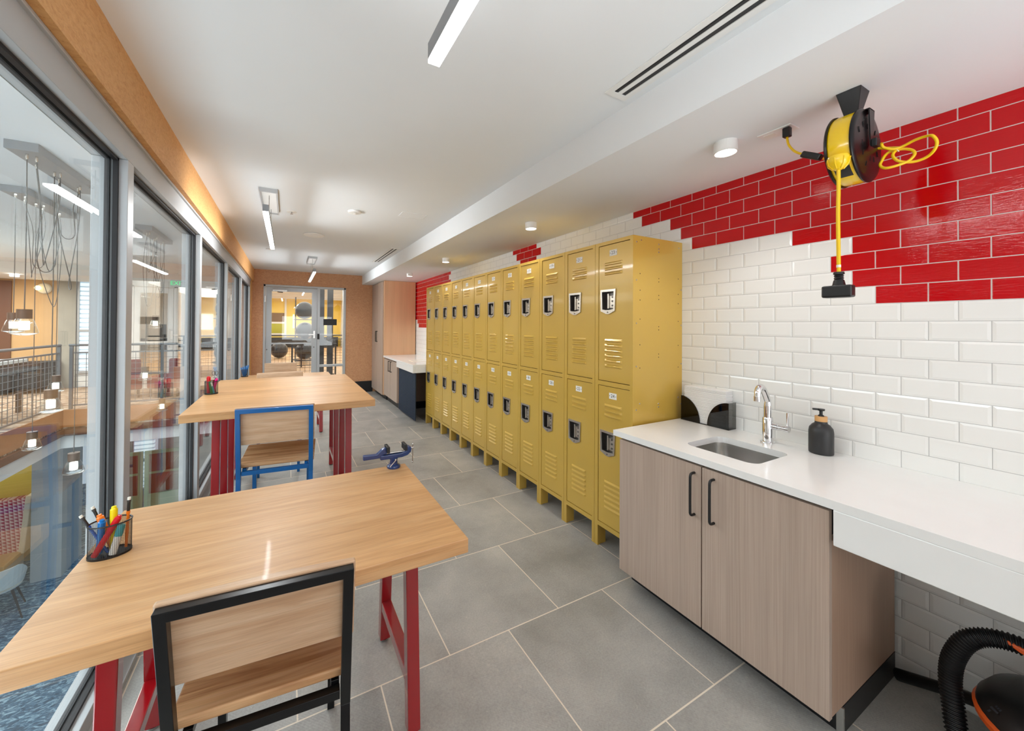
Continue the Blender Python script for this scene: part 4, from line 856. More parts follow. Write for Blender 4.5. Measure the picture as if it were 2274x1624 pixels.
# ================================================================== cord reel on the lowered ceiling
rl = thing('cord_reel', 'yellow and black retractable cord reel hanging from the ceiling', 'cord reel', (1.822, 0.566, ZS))
MB().add([(x * k, y * k2, z) for z, k, k2 in ((-0.0005, 1, 1), (-0.085, 0.40, 0.55)) for x, y in ((-0.038, -0.034), (0.038, -0.034), (0.038, 0.034), (-0.038, 0.034))], [(0, 1, 2, 3), (7, 6, 5, 4), (0, 4, 5, 1), (1, 5, 6, 2), (2, 6, 7, 3), (3, 7, 4, 0)]).build('ceiling_mount', 'black_paint', rl, bevel=0.002)
yk = MB(); yk.box(-0.022, 0.022, -0.050, 0.050, -0.089, -0.0855)
for s_ in (-1, 1):
    yk.add([(x, s_ * y, z) for y in (0.0465, 0.050) for x, z in ((-0.022, -0.0856), (0.022, -0.0856), (0.011, -0.215), (-0.011, -0.215))], [(0, 1, 2, 3), (7, 6, 5, 4), (0, 4, 5, 1), (1, 5, 6, 2), (2, 6, 7, 3), (3, 7, 4, 0)])
yk.build('yoke', 'black_paint', rl)
cz = -0.208
MB().lathe([(0.122, -0.029), (0.124, -0.024), (0.124, 0.024), (0.122, 0.029)], 64, (0, 0, cz), 0, 'y').build('drum', 'yellow_plastic', rl)
for s_ in (-1, 1):
    ds = MB(); ds.lathe([(0.1275, s_ * 0.0295), (0.1285, s_ * 0.034), (0.124, s_ * 0.0385), (0.112, s_ * 0.0400), (0.05, s_ * 0.0415), (1e-5, s_ * 0.042)], 64, (0, 0, cz), 0, 'y')
    for i in range(12):
        a = i * PI / 6 + 0.2; r0 = 0.055 + 0.028 * (i % 3) / 2; ds.bar((r0 * math.cos(a), s_ * 0.0418, cz + r0 * math.sin(a)), (r0 * math.cos(a) + 0.008 * math.sin(i), s_ * 0.0418, cz + r0 * math.sin(a) + 0.018), 0.0022, 0.001, 1)
    ds.build('side_disc', ['black_paint', 'gasket'], rl)
B(-0.016, 0.016, -0.066, -0.0505, cz - 0.014, cz + 0.014).build('inlet_block', 'black_plastic', rl, bevel=0.003)
gd = MB(); gx, gz = -0.118, cz - 0.062
gd.lathe([(0.028, 0.012), (0.031, 0.0), (0.027, -0.018), (0.014, -0.032), (0.008, -0.036)], 24, (gx, 0, gz))
for k in range(8): gd.tube([(gx + 0.0315 * math.cos(k * PI / 4), 0.0315 * math.sin(k * PI / 4), gz + 0.002), (gx + 0.0275 * math.cos(k * PI / 4), 0.0275 * math.sin(k * PI / 4), gz - 0.018), (gx + 0.0145 * math.cos(k * PI / 4), 0.0145 * math.sin(k * PI / 4), gz - 0.033)], 0.0018, 6)
gd.build('cord_guide', 'yellow_plastic', rl)
B(-0.1262, -0.06, -0.020, 0.020, cz - 0.108, cz - 0.078).build('cord_window', 'gasket', rl) if False else None
wd = MB()
for a0 in range(10):
    a = math.radians(200 + a0 * 3.2 + 10); rr_ = 0.1246
    a2 = a + math.radians(3.2); wd.add([(rr_ * math.cos(q), y, cz + rr_ * math.sin(q)) for q in (a, a2) for y in (-0.021, 0.021)], [(0, 1, 3, 2)])
wd.build('cord_window', 'vent_dark', rl)
vx = gx; MB().tube(smooth([(vx, 0, gz - 0.030), (vx + 0.001, 0, gz - 0.10), (vx - 0.003, 0, gz - 0.20), (vx + 0.002, 0, -0.660)], 6), 0.0056, 12).build('hanging_cord', 'yellow_cord', rl)
MB().lathe([(0.0062, -0.636), (0.0062, -0.645)], 12, (vx + 0.001, 0, 0)).build('cord_tag', 'white_label', rl)
sk_ = MB(); sk_.lathe([(0.0135, -0.661), (0.0145, -0.664), (0.0145, -0.669), (0.011, -0.671), (0.0135, -0.675), (0.011, -0.679), (0.0135, -0.683), (0.011, -0.687), (0.014, -0.690), (0.017, -0.705), (0.024, -0.714)], 24, (vx + 0.002, 0, 0))
sk_.build('strain_relief', 'black_plastic', rl)
MB().prism([(vx + 0.002 + q, w2) for q, w2 in ((-0.024, -0.040), (0.010, -0.040), (0.028, -0.022), (0.028, 0.022), (0.010, 0.040), (-0.024, 0.040))], -0.750, -0.708, 'z').build('triple_outlet', 'black_plastic', rl, bevel=0.006, seg=3)
lp = [(1.845, 0.500, 2.087), (1.86, 0.499, 2.076), (1.87, 0.479, 2.063), (1.88, 0.459, 2.066), (1.875, 0.429, 2.074), (1.87, 0.404, 2.074), (1.86, 0.388, 2.066), (1.865, 0.380, 2.044), (1.87, 0.386, 2.022), (1.88, 0.404, 2.008), (1.88, 0.429, 2.003), (1.87, 0.453, 2.008), (1.865, 0.469, 2.020), (1.87, 0.479, 2.041), (1.88, 0.474, 2.058), (1.885, 0.457, 2.058), (1.885, 0.438, 2.046), (1.88, 0.431, 2.028), (1.875, 0.442, 2.010), (1.86, 0.459, 2.000), (1.85, 0.483, 1.996), (1.85, 0.497, 2.001), (1.852, 0.505, 2.014), (1.86, 0.503, 2.030), (1.87, 0.498, 2.048), (1.885, 0.490, 2.062), (1.90, 0.47, 2.070), (1.91, 0.50, 2.085), (1.905, 0.55, 2.10), (1.895, 0.61, 2.10), (1.875, 0.640, 2.094), (1.862, 0.664, 2.104)]
cdl = MB(); cdl.tube([Vector(p) - Vector((1.822, 0.566, ZS)) for p in smooth(lp, 7)], 0.0044, 10); cdl.build('supply_cord', 'yellow_cord', rl)
m = MB(); m.bar(Vector((1.861, 0.728, 2.146)) - Vector((1.822, 0.566, ZS)), Vector((1.861, 0.668, 2.108)) - Vector((1.822, 0.566, ZS)), 0.026, 0.024); m.build('inline_breaker', 'black_plastic', rl, bevel=0.005, seg=3)
m = MB(); m.tube([Vector(p) - Vector((1.822, 0.566, ZS)) for p in smooth([(1.861, 0.727, 2.146), (1.865, 0.745, 2.160), (1.874, 0.765, 2.182), (1.880, 0.783, 2.215), (1.885, 0.790, 2.250)], 6)], 0.0044, 10); m.build('plug_cord', 'yellow_cord', rl)
m = MB(); m.box(0.050, 0.076, 0.211, 0.237, -0.046, -0.0055); m.build('plug', 'black_plastic', rl, bevel=0.004)
MB().tube([(0.050, -0.093, -0.232), (0.060, -0.088, -0.228), (0.066, -0.094, -0.24), (0.056, -0.1, -0.243)], 0.0012, 6, closed=True).build('twist_tie', 'white_label', rl)
ol = thing('outlet_plate', 'white double outlet plate on the ceiling beside the cord reel', 'outlet', (1.900, 0.830, ZS))
MB().box(-0.038, 0.038, -0.062, 0.062, -0.005, -0.0005).build('cover_plate', 'white_plastic', ol, bevel=0.001)
m = MB(); m.box(-0.017, 0.017, 0.008, 0.046, -0.0062, -0.005); m.build('socket_face', 'white_label', ol)

# ================================================================== wet and dry vacuum under the counter
va = thing('shop_vacuum', 'black and orange shop vacuum with ribbed hose under the counter', 'vacuum cleaner', (2.01, 0.125, 0))
MB().lathe([(0.150, 0.035), (0.165, 0.05), (0.185, 0.235), (0.19, 0.24)], 40).build('tank', 'matt_black', va)
MB().lathe([(0.19, 0.2405), (0.211, 0.245), (0.214, 0.262), (0.208, 0.270)], 48).build('rim', 'orange_plastic', va)
MB().lathe([(0.2075, 0.2705), (0.205, 0.285), (0.185, 0.318), (0.14, 0.345), (0.09, 0.352), (1e-5, 0.353)], 48).build('lid', 'black_plastic', va)
MB().lathe([(0.085, 0.350), (0.088, 0.395), (0.078, 0.43), (0.05, 0.445), (1e-5, 0.447)], 32, (0.02, 0.0, 0), 0, 'z', 1.0, 1.25).build('motor_housing', 'black_plastic', va)
hn = MB(); hn.prism([(0.15, 0.468), (0.155, 0.478), (0.065, 0.462), (0.05, 0.478), (-0.02, 0.50), (-0.10, 0.49), (-0.10, 0.47), (-0.02, 0.475), (0.03, 0.455), (0.075, 0.405), (0.09, 0.408), (0.10, 0.445)], -0.020, 0.020, 'x'); hn.build('handle', 'orange_plastic', va, bevel=0.004)
for k in range(4):
    a = PI / 4 + k * PI / 2; MB().lathe([(0.02, 0.0), (0.024, 0.012), (0.02, 0.034)], 16, (0.15 * math.cos(a), 0.15 * math.sin(a), 0)).build('caster', 'rubber', va)
hp = smooth([(0.03, -0.03, 0.45), (0.02, 0.08, 0.462), (0.0, 0.16, 0.462), (-0.02, 0.215, 0.43), (-0.03, 0.245, 0.36), (-0.03, 0.255, 0.28), (-0.05, 0.245, 0.20), (-0.09, 0.225, 0.12), (-0.16, 0.17, 0.060), (-0.26, 0.06, 0.032), (-0.30, -0.08, 0.030)], 34)
MB().tube(hp, [0.0265 if i % 4 < 2 else 0.0225 for i in range(len(hp))], 18).build('hose', 'rubber', va)
MB().tube([(0.212, 0.435, 0.034), (0.19, 0.31, 0.094), (0.16, 0.22, 0.135), (0.14, 0.19, 0.15)], [0.022, 0.020, 0.021, 0.021], 20).build('wand', 'black_plastic', va)
lb_ = MB()
def lid_pt(u_, v_):  # on the sloping lid, facing the room
    a = math.radians(128) - u_ / 0.2; r_ = 0.196 - v_ * 0.70; z_ = 0.302 + v_ * 0.72
    return (r_ * math.cos(a), r_ * math.sin(a), z_)
lb_.add([lid_pt(a, b) for a, b in rrect(0, 0, 0.034, 0.042, 0.006, 4)], [list(range(28))], 0)
lb_.build('warning_label', 'label_yellow', va, fix=False)
lt = MB(); lt.add([tuple(Vector(lid_pt(a, b)) * 1.006) for a, b in ((-0.012, -0.002), (0.012, -0.004), (0.012, 0.002), (-0.012, 0.003))], [(0, 1, 2, 3)])
for i in range(3): lt.add([tuple(Vector(lid_pt(a, b)) * 1.006) for a, b in ((-0.010 + i * 0.007, 0.008), (-0.005 + i * 0.007, 0.008), (-0.005 + i * 0.007, 0.015), (-0.010 + i * 0.007, 0.015))], [(0, 1, 2, 3)])
lt.add([tuple(Vector(lid_pt(a, b)) * 1.006) for a, b in ((0.0, -0.016), (0.006, -0.016), (0.006, -0.008), (0.0, -0.008))], [(0, 1, 2, 3)])
lt.build('label_symbols', 'dark_text', va, fix=False)
# ================================================================== atrium beyond the glass
LZ = -3.0
struct(B(-9.0, 4.0, -4.0, 14.0, LZ - 0.1, LZ).build('floor_lower', 'terrazzo'))
m = MB(); m.box(-9.0, -3.25, -4.0, 11.4, -0.30, 0.0); m.box(-3.25, GXO - 0.001, 8.45, 14.0, -0.30, 0.0)
struct(m.build('floor_gallery', 'gallery_carpet'))
m = MB(); m.box(-3.248, -3.232, -4.0, 8.435, -0.27, 0.012); m.box(-3.248, GXO - 0.002, 8.434, 8.449, -0.27, 0.012)
struct(m.build('trim_5', 'fascia_wood'))
m = MB(); m.box(-3.26, -3.20, -4.0, 8.44, -0.40, -0.302); m.box(-3.20, GXO - 0.002, 8.40, 8.46, -0.40, -0.302); struct(m.build('trim_6', 'brown_door'))
m = MB(); m.box(-9.0, -3.27, -4.0, 11.39, -0.62, -0.42); m.box(-3.27, GXO, 8.47, 14.0, -0.62, -0.42); struct(m.build('ceiling_lower', 'white_paint'))
struct(B(-9.0, GXO - 0.001, -4.0, 14.0, 2.56, 2.70).build('ceiling_atrium', 'ceiling_paint'))
struct(B(-9.0, -3.3, 9.9, 11.38, 2.36, 2.559).build('ceiling_drop', 'white_paint'))
# far gallery wall with brown door, sconce and a louvred window
m = MB(); m.box(-9.0, -4.47, 11.4, 11.6, 0.0, 2.56); struct(m.build('wall_gallery', 'tan_wall'))
struct(B(-4.469, -4.18, 11.38, 11.6, 0.0, 2.56).build('wall_gallery', 'concrete'))
struct(B(-5.9, -5.17, 11.37, 11.40, 0.0, 2.32).build('door_2', 'brown_door'))
m = struct(B(-4.178, -3.62, 11.44, 11.6, 0.36, 2.47).build('window_20', 'louvre_glow'))
mf = MB(); mf.ring([(-4.18, 0.30), (-3.60, 0.30), (-3.60, 2.52), (-4.18, 2.52)], [(-4.14, 0.36), (-3.64, 0.36), (-3.64, 2.46), (-4.14, 2.46)], 11.40, 11.43, 'y'); mf.box(-4.14, -3.64, 11.40, 11.43, 1.24, 1.29); mf.box(-3.93, -3.91, 11.40, 11.43, 0.36, 2.46); mf.build('window_frame', 'aluminium', m)
struct(B(-4.18, -3.30, 11.44, 11.6, 0.0, 0.30).build('wall_gallery', 'white_paint'))
sc_ = thing('wall_sconce', 'glowing round wall light on the tan gallery wall, seen through the glass', 'wall light', (-4.68, 11.39, 2.18))
MB().lathe([(0.10, -0.002), (0.12, -0.03), (0.10, -0.06), (0.04, -0.07)], 28, axis='y').build('sconce_body', 'cream', sc_)
MB().sphere((-0.06, -0.12, 0.0), 0.05, n=16).build('sconce_lamp', 'sconce_glow', sc_)
# long console table and dark bench on the gallery
tb = thing('gallery_table', 'long pale table standing on the gallery behind the railing', 'table', (-4.15, 7.2, 0))
B(-0.40, 0.40, -1.5, 1.5, 0.80, 0.85).build('tabletop', 'chair_shell', tb, bevel=0.003)
for sx in (-1, 1):
    for sy in (-1, 1): B(sx * 0.34 - 0.025, sx * 0.34 + 0.025, sy * 1.4 - 0.025, sy * 1.4 + 0.025, 0.0, 0.799).build('leg', 'dark_rail', tb)
sf_ = thing('lounge_bench', 'dark upholstered bench against the gallery wall', 'bench', (-5.0, 10.9, 0))
B(-0.6, 0.6, -0.3, 0.3, 0.12, 0.42).build('seat', 'matt_black', sf_, bevel=0.02); B(-0.6, 0.6, 0.305, 0.45, 0.12, 0.62).build('backrest', 'matt_black', sf_, bevel=0.02)
for sx in (-1, 1): B(sx * 0.5 - 0.02, sx * 0.5 + 0.02, -0.02, 0.02, 0, 0.119).build('leg', 'dark_rail', sf_)
# railings
def railing(label, p, q, rail_z, mat, pitch=0.105, posts=2, mesh_top=0.93):
    p, q = Vector(p), Vector(q); L = (q - p).length; t = thing('railing', label, 'railing', p, math.atan2(q.y - p.y, q.x - p.x))
    MB().tube([(0, 0, rail_z), (L, 0, rail_z)], 0.02, 12).build('handrail', mat, t)
    for i in range(posts + 1):
        x = 0.03 + (L - 0.06) * i / posts; B(x - 0.02, x + 0.02, -0.02, 0.02, 0.013, rail_z - 0.018).build('post', mat, t)
    m = MB(); m.box(0.06, L - 0.06, -0.012, 0.012, mesh_top, mesh_top + 0.025); m.box(0.06, L - 0.06, -0.012, 0.012, 0.06, 0.085); m.build('rail_frame', mat, t)
    m = MB(); n = int(L / pitch)
    for i in range(1, n): m.bar((i * L / n, 0, 0.085), (i * L / n, 0, mesh_top), 0.0065)
    k = int((mesh_top - 0.085) / pitch)
    for i in range(1, k + 1): z = 0.085 + (mesh_top - 0.085) * i / (k + 1); m.bar((0.06, 0.003, z), (L - 0.06, 0.003, z), 0.0065)
    m.build('mesh_panel', mat, t, fix=False); return t
railing('long grey railing with wire mesh along the gallery opposite', (-3.29, 1.0, 0), (-3.29, 8.46, 0), 1.07, 'grey_rail', posts=5)
railing('short grey mesh railing crossing the end of the atrium', (-3.20, 8.50, 0), (-0.78, 8.50, 0), 1.07, 'grey_rail', posts=2)
# glazed entry at the end of the atrium with exit sign
m = MB(); m.box(-3.60, -3.05, 10.6, 10.7, 0, 2.56); m.box(-3.05, -1.50, 10.6, 10.7, 2.28, 2.56); struct(m.build('wall_entry', 'white_paint'))
d = struct(MB().ring([(-2.98, 0.0), (-2.30, 0.0), (-2.30, 2.24), (-2.98, 2.24)], [(-2.88, 0.25), (-2.40, 0.25), (-2.40, 2.12), (-2.88, 2.12)], 10.6, 10.66, 'y').build('door_3', 'white_plastic'))
B(-2.88, -2.40, 10.625, 10.633, 0.25, 2.12).build('pane', 'clear_glass', d)
m = MB(); m.box(-2.88, -2.34, 10.55, 10.57, 0.98, 1.04); m.tube(smooth([(-2.36, 10.59, 1.30), (-2.36, 10.53, 1.28), (-2.36, 10.53, 0.95), (-2.36, 10.59, 0.92)], 4), 0.012, 8); m.build('door_handle', 'white_plastic', d)
B(-2.78, -2.42, 10.60, 10.61, 1.12, 1.42).build('door_plate', 'matt_black', d)
m = MB(); m.box(-3.05, -2.985, 10.6, 10.68, 0, 2.28); m.box(-2.29, -2.22, 10.6, 10.68, 0, 2.28); m.box(-1.55, -1.50, 10.6, 10.68, 0, 2.28); m.box(-3.05, -1.50, 10.6, 10.68, 2.25, 2.28); struct(m.build('trim_7', 'white_plastic'))
ex = thing('exit_sign', 'green lit EXIT sign above the glazed entry, seen through the second pane', 'exit sign', (-2.155, 10.25, 2.325))
B(-0.125, 0.125, 0.0, 0.03, -0.075, 0.075).build('sign_plate', 'chair_shell', ex, bevel=0.004)
MB().text('EXIT', 0.125, lambda a, b: (a, -0.002, b)).build('letters', 'exit_green', ex)
B(-0.01, 0.01, 0.005, 0.025, 0.0755, 0.234).build('hanger', 'white_plastic', ex)
# pendant clusters
CAN = {'A': (-1.47, 3.74, 0.44), 'B': (-2.0, 4.82, 0.42), 'C': (-1.46, 5.88, 0.43)}
canl = {'A': 'nearest grey ceiling plate with pendant cords, seen through the first pane', 'B': 'second grey ceiling plate, lower in the first pane, its cords hanging in loops', 'C': 'grey ceiling plate with tangled cords seen through the second pane'}
PN = {'A': [(-1.47, 3.36, 1.463, 'largest clear glass pendant, at the left edge of the first pane'), (-1.47, 3.67, 0.91, 'clear pendant with a brown cap in front of the mesh railing'), (-1.47, 4.00, 0.365, 'pendant hanging beside the first mullion, above the pencil cup')],
      'B': [(-2.0, 4.43, 1.46, 'clear glass pendant partly hidden behind the largest one'), (-2.0, 5.07, 0.865, 'pendant just above and behind the brown-capped one'), (-2.0, 4.71, 0.412, 'pendant in front of the dark edge of the gallery floor')],
      'C': [(-1.455, 5.90, 1.48, 'small pendant in front of the white entry door'), (-1.46, 5.57, 0.875, 'pendant in the second pane hanging level with the red cap marker'), (-1.46, 6.25, 0.382, 'pendant hanging lowest in the second pane')]}
random.seed(11)
protoP = None; CT_ = 2.56
for key, (x, y, hl) in CAN.items():
    cp = thing('pendant_canopy', canl[key], 'pendant canopy', (x, y, CT_))
    B(-0.075, 0.075, -hl, hl, -0.055, -0.0005).build('canopy_plate', 'aluminium_dark', cp, bevel=0.002)
    ps = PN[key]; spots = [(0.03 * (-1) ** i, -hl + 0.09 + i * (2 * hl - 0.18) / 5) for i in range(6)]
    for sx, sy in spots + [(0, p[1] - y) for p in ps]: MB().lathe([(0.007, -0.0555), (0.007, -0.085), (0.003, -0.09)], 8, (sx, sy, 0)).build('cable_clamp', 'cup_rim', cp)
    for (px, py, pz, lb) in ps:
        if protoP is None:
            t = thing('glass_pendant', lb, 'pendant light', (px, py, pz), 0, 'clear glass pendants in the atrium'); protoP = t
            MB().lathe([(0.034, 0.0), (0.034, 0.060), (1e-5, 0.061)], 24).build('pendant_cap', 'pendant_cap', t)
            MB().lathe([(0.035, -0.0005), (0.044, -0.02), (0.062, -0.082), (0.060, -0.092), (0.035, -0.102), (1e-5, -0.105)], 32).build('glass_shade', 'pendant_glass', t)
            MB().lathe([(0.023, -0.014), (0.023, -0.070), (1e-5, -0.071)], 20).build('lamp', 'bulb_glow', t)
        else:
            t = bpy.data.objects.new('glass_pendant', None); C.objects.link(t); t.location = (px, py, pz); tag(t, lb, 'pendant light', 'clear glass pendants in the atrium')
            for ch in list(protoP.children):
                if ch.name.startswith('cable'): continue
                c2 = ch.copy(); C.objects.link(c2); c2.parent = t
        L = CT_ - 0.09 - pz
        MB().tube(smooth([(0, 0, 0.061), (0.002, 0, L * 0.5), (0, 0, L)], 6), 0.0028, 6).build('cable', 'cable_grey', t)
    for i in range(4):   # slack loops of the spare cord
        a, b = spots[i], spots[(i + 2) % 6]; dp = random.uniform(0.45, 1.0); ym = (a[1] + b[1]) / 2
        MB().tube(smooth([(a[0], a[1], -0.09), (a[0] + random.uniform(-.03, .03), a[1] + random.uniform(-.05, .05), -dp * 0.5), ((a[0] + b[0]) / 2 + random.uniform(-.03, .03), ym - 0.05, -dp), (random.uniform(-.03, .03), ym + 0.05, -dp + 0.02), (b[0] + random.uniform(-.03, .03), b[1] + random.uniform(-.05, .05), -dp * 0.45), (b[0], b[1], -0.09)], 8), 0.0028, 6).build('spare_cable', 'cable_grey', cp)
for (x, y, lb) in ((-5.2, 7.0, 'left one of the small ceiling lights over the gallery'), (-5.0, 9.0, 'middle one of the small ceiling lights over the gallery'), (-4.6, 10.2, 'right one of the small ceiling lights over the gallery')):
    zc_ = 2.56 if y < 9.9 else 2.36
    tag(MB().lathe([(0.06, -0.0005), (0.06, -0.05), (1e-5, -0.051)], 20, (x, y, zc_)).build('gallery_downlight', 'puck_led'), lb, 'light', 'small gallery ceiling lights')
# lower level: concrete column, booth, table, chair, wall, doors
struct(B(-3.85, -3.47, 9.07, 9.78, LZ, -0.621).build('column_1', 'concrete_pale'))
struct(B(-9.0, -3.86, 9.95, 10.1, LZ, -0.621).build('wall_lower', 'yellow_wall'))
m = struct(B(-3.90, -2.95, 12.00, 12.1, LZ, -0.621).build('window_21', 'louvre_glow'))
mf = MB(); mf.box(-3.4, -3.33, 11.93, 11.99, LZ, -0.63); mf.box(-3.9, -2.95, 11.93, 11.99, -2.0, -1.93); mf.box(-3.9, -2.95, 11.93, 11.99, LZ, LZ + 0.35); mf.build('window_frame', 'aluminium_dark', m)
struct(B(-2.94, 4.0, 12.3, 12.4, LZ, -0.621).build('wall_lower_end', 'concrete'))
bo = thing('booth', 'banquette with a pink houndstooth back against the yellow wall below', 'bench', (-4.75, 9.42, LZ))
bk = MB(); bk.add([(x, y, z) for x in (-1.6, 0.62) for y, z in ((-0.02, 0.44), (0.16, 1.30), (0.30, 1.30), (0.12, 0.44))], [(0, 1, 2, 3), (7, 6, 5, 4), (0, 4, 5, 1), (1, 5, 6, 2), (2, 6, 7, 3), (3, 7, 4, 0)]); bk.build('booth_back', 'houndstooth', bo)
bk = MB(); bk.add([(x, y, z) for x in (0.621, 0.70) for y, z in ((-0.06, 0.40), (0.13, 1.33), (0.33, 1.33), (0.15, 0.40))], [(0, 1, 2, 3), (7, 6, 5, 4), (0, 4, 5, 1), (1, 5, 6, 2), (2, 6, 7, 3), (3, 7, 4, 0)]); bk.build('end_border', 'cream', bo, bevel=0.01)
B(-1.6, 0.66, -0.50, 0.10, 0.36, 0.439).build('seat', 'tan_wall', bo, bevel=0.015); B(-1.6, 0.62, -0.40, 0.12, 0.0, 0.359).build('booth_base', 'cream', bo)
tb = thing('cafe_table', 'pale table in front of the houndstooth booth', 'table', (-4.55, 8.55, LZ))
B(-0.5, 0.42, -0.35, 0.35, 0.71, 0.745).build('tabletop', 'oak_top', tb, bevel=0.003); MB().lathe([(0.25, 0.0), (0.25, 0.015), (0.035, 0.02), (0.035, 0.709)], 24).build('pedestal', 'dark_rail', tb)
wc = thing('shell_chair', 'white shell chair on dark legs on the blue lower floor', 'chair', (-3.80, 8.20, LZ), math.radians(200))
sh = MB(); n = 18; pr = [(0.0, 0.44), (0.18, 0.43), (0.235, 0.455), (0.25, 0.52)]
sh.lathe([(1e-5, 0.435), (0.17, 0.432), (0.225, 0.45), (0.235, 0.475), (0.20, 0.478), (1e-5, 0.465)], 32); sh.build('seat', 'chair_shell', wc)
sh = MB(); vs = []
for i in range(n + 1):
    a = math.radians(-15 + 210 * i / n); hgt = 0.80 if 0.25 < i / n < 0.75 else 0.80 - 0.22 * (abs(i / n - 0.5) - 0.25) * 4
    for rr_, z in ((0.225, 0.50), (0.255, hgt), (0.272, hgt), (0.243, 0.50)): vs.append((rr_ * math.cos(a), rr_ * math.sin(a), z))
sh.add(vs, [(4 * i + k, 4 * i + (k + 1) % 4, 4 * i + 4 + (k + 1) % 4, 4 * i + 4 + k) for i in range(n) for k in range(4)] + [(3, 2, 1, 0), (4 * n, 4 * n + 1, 4 * n + 2, 4 * n + 3)]); sh.build('backrest', 'chair_shell', wc, bevel=0.006)
for sx in (-1, 1):
    for sy in (-1, 1): MB().tube([(sx * 0.13, sy * 0.13, 0.434), (sx * 0.24, sy * 0.24, 0.0)], [0.016, 0.009], 10).build('leg', 'matt_black', wc)
def green_door(x0, x1, label):
    t = thing('green_door_leaf', label, 'door', (x0, 11.6, LZ)); L = x1 - x0
    MB().ring([(0, 0), (L, 0), (L, 2.38 - 1.04), (0, 2.38 - 1.04)], [(0.09, 0.30), (L - 0.09, 0.30), (L - 0.09, 2.30 - 1.04), (0.09, 2.30 - 1.04)], 0, 0.05, 'y').build('door_frame', 'green_frame', t)
    B(0.09, L - 0.09, 0.0, 0.05, 0.78, 0.83).build('mid_rail', 'green_frame', t); B(0.09, L - 0.09, 0.022, 0.03, 0.30, 1.26).build('pane', 'brown_picture' if x0 < -3 else 'chair_shell', t)
green_door(-3.62, -3.06, 'green framed door leaf below, left one with an ochre panel'); green_door(-3.03, -2.28, 'green framed door leaf below, right one with a pale panel')
for (x, y, rz, lb) in ((-2.85, 9.5, 0.3, 'dark red lounge chair behind the mesh railing, left one'), (-2.05, 9.5, -0.4, 'dark red lounge chair behind the mesh railing, right one')):
    t = thing('lounge_chair', lb, 'armchair', (x, y, 0), rz, 'red lounge chairs')
    B(-0.3, 0.3, -0.28, 0.28, 0.16, 0.40).build('seat', 'red_fabric', t, bevel=0.03); B(-0.3, 0.3, 0.285, 0.40, 0.16, 0.70).build('backrest', 'red_fabric', t, bevel=0.03)
    for sx in (-1, 1):
        for sy in (-1, 1): B(sx * 0.25 - 0.015, sx * 0.25 + 0.015, sy * 0.23 - 0.015, sy * 0.23 + 0.015, 0, 0.159).build('leg', 'dark_rail', t)

# ================================================================== gym beyond the glazed door
struct(B(GXO, 6.0, YB + 0.121, 26.2, -0.30, 0.0).build('floor_gym', 'gym_boards'))
struct(B(-9.0, GXO - 0.001, 14.001, 26.2, -0.30, 0.0).build('floor_gym', 'gym_boards'))
struct(B(-1.25, 6.0, 26.0, 26.2, 0, 3.2).build('wall_gym', 'yellow_wall')); struct(B(-9.0, -1.251, 25.9, 26.2, 0, 3.2).build('wall_gym_left', 'white_paint'))
struct(B(3.2, 3.3, YB + 0.122, 26.0, 0, 3.2).build('wall_gym_right', 'white_paint'))
m = MB(); m.box(-9.0, 6.0, 14.001, 26.2, 3.2, 3.3); m.box(GXO, 6.0, YB + 0.121, 14.0, 3.0, 3.1); m.box(-9.0, 6.0, 14.0, 14.05, 2.7, 3.2); struct(m.build('ceiling_gym', 'ceiling_paint'))
for i in range(5): struct(B(-9.0, 3.2, 15.0 + i * 2.2, 15.25 + i * 2.2, 2.92, 3.199).build('beam_%d' % (i + 1), 'white_paint'))
m = MB(); m.box(0.70, 0.80, 9.55, 9.62, 0.0, 2.999); struct(m.build('column_2', 'matt_black'))
m = MB(); m.box(0.875, 1.005, 9.60, 9.72, 0.0, 2.999); struct(m.build('column_3', 'dark_rail'))
struct(B(1.25, 3.19, 9.75, 9.85, 0, 2.999).build('wall_corridor', 'white_paint'))
railing('dark mesh railing beyond the glazed door', (-0.55, 13.6, 0), (2.4, 13.6, 0), 1.07, 'dark_rail', posts=3)
railing('nearer mesh railing section right behind the door glass', (0.10, 10.9, 0), (1.24, 10.9, 0), 0.90, 'dark_rail', posts=1, mesh_top=0.80)
pc = thing('wall_panel', 'brown picture panel over a yellow-green panel on the gym wall', 'wall panel', (-0.52, 25.99, 0))
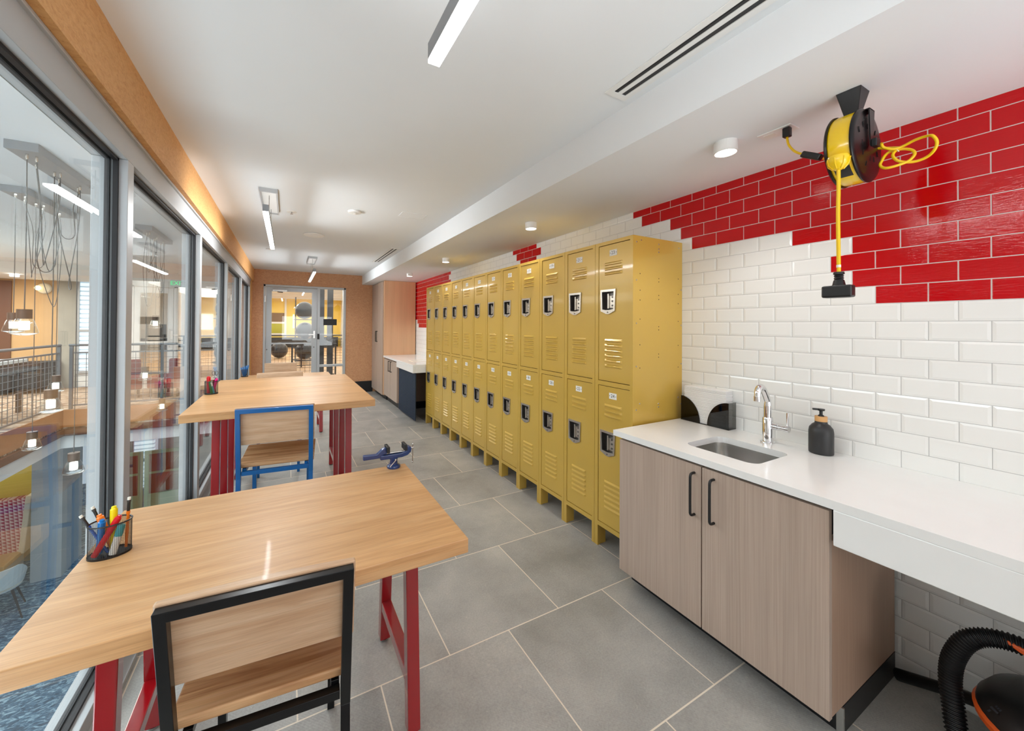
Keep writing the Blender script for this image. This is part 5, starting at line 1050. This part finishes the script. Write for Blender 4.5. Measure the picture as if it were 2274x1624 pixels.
B(-0.45, 0.38, -0.03, 0, 1.59, 2.14).build('upper_panel', 'brown_picture', pc); B(-0.45, 0.38, -0.03, 0, 0.88, 1.47).build('lower_panel', 'purple_picture', pc)
m = MB(); m.box(-0.45, 0.38, -0.034, 0, 1.475, 1.585); m.box(-0.45, 0.38, -0.034, 0, 0.79, 0.875); m.box(0.385, 0.50, -0.034, 0, 0.6, 3.1); m.build('panel_frame', 'white_paint', pc)
tag(B(0.34, 0.42, 25.93, 25.99, 1.20, 2.05).build('wall_light', 'curtain_glow'), 'tall glowing light strip on the yellow gym wall', 'light')
struct(B(-9.0, 3.0, 25.70, 25.89, 0.0, 0.62).build('baseboard_gym', 'matt_black'))
m = struct(B(-4.6, -3.1, 25.83, 25.89, 1.10, 2.0).build('window_22', 'curtain_glow'))
rk = thing('ball_rack', 'vertical dark rack post holding the stacked exercise balls', 'rack', (0.62, 15.55, 0))
m = MB(); m.box(-0.32, 0.32, 0.42, 0.46, 0.0, 0.03); m.box(0.30, 0.34, 0.42, 0.46, 0.0, 2.5); m.box(-0.34, -0.30, 0.42, 0.46, 0.0, 2.5); m.build('rack_frame', 'dark_rail', rk)
m = MB()
for z in (0.10, 0.86, 1.62): m.tube([(0.40 * math.cos(a), 0.40 * math.sin(a), z) for a in [2 * PI * i / 24 for i in range(24)]], 0.015, 6, closed=True)
m.build('ball_ring', 'dark_rail', rk)
pb = None
for (x, y, z, lb) in ((0.62, 15.55, 0.43, 'lowest dark exercise ball of the rack behind the door'), (0.62, 15.55, 1.19, 'middle dark exercise ball of the rack behind the door'), (0.60, 15.55, 1.97, 'topmost dark exercise ball of the rack behind the door'), (-0.27, 17.6, 0.345, 'dark exercise ball lying left of the rack')):
    if pb is None: pb = tag(MB().sphere((0, 0, 0), 0.33, n=40).build('exercise_ball', 'ball_grey'), lb, 'exercise ball', 'grey exercise balls in the gym'); o = pb
    else: o = pb.copy(); C.objects.link(o); o['label'] = lb
    o.location = (x, y, z)
# right-hand end of the near run: nothing else; close the scene with a plain wall outside the atrium
struct(B(-9.1, -9.0, -4.0, 26.2, LZ, 3.3).build('wall_atrium', 'white_paint'))
bpy.context.view_layer.update()
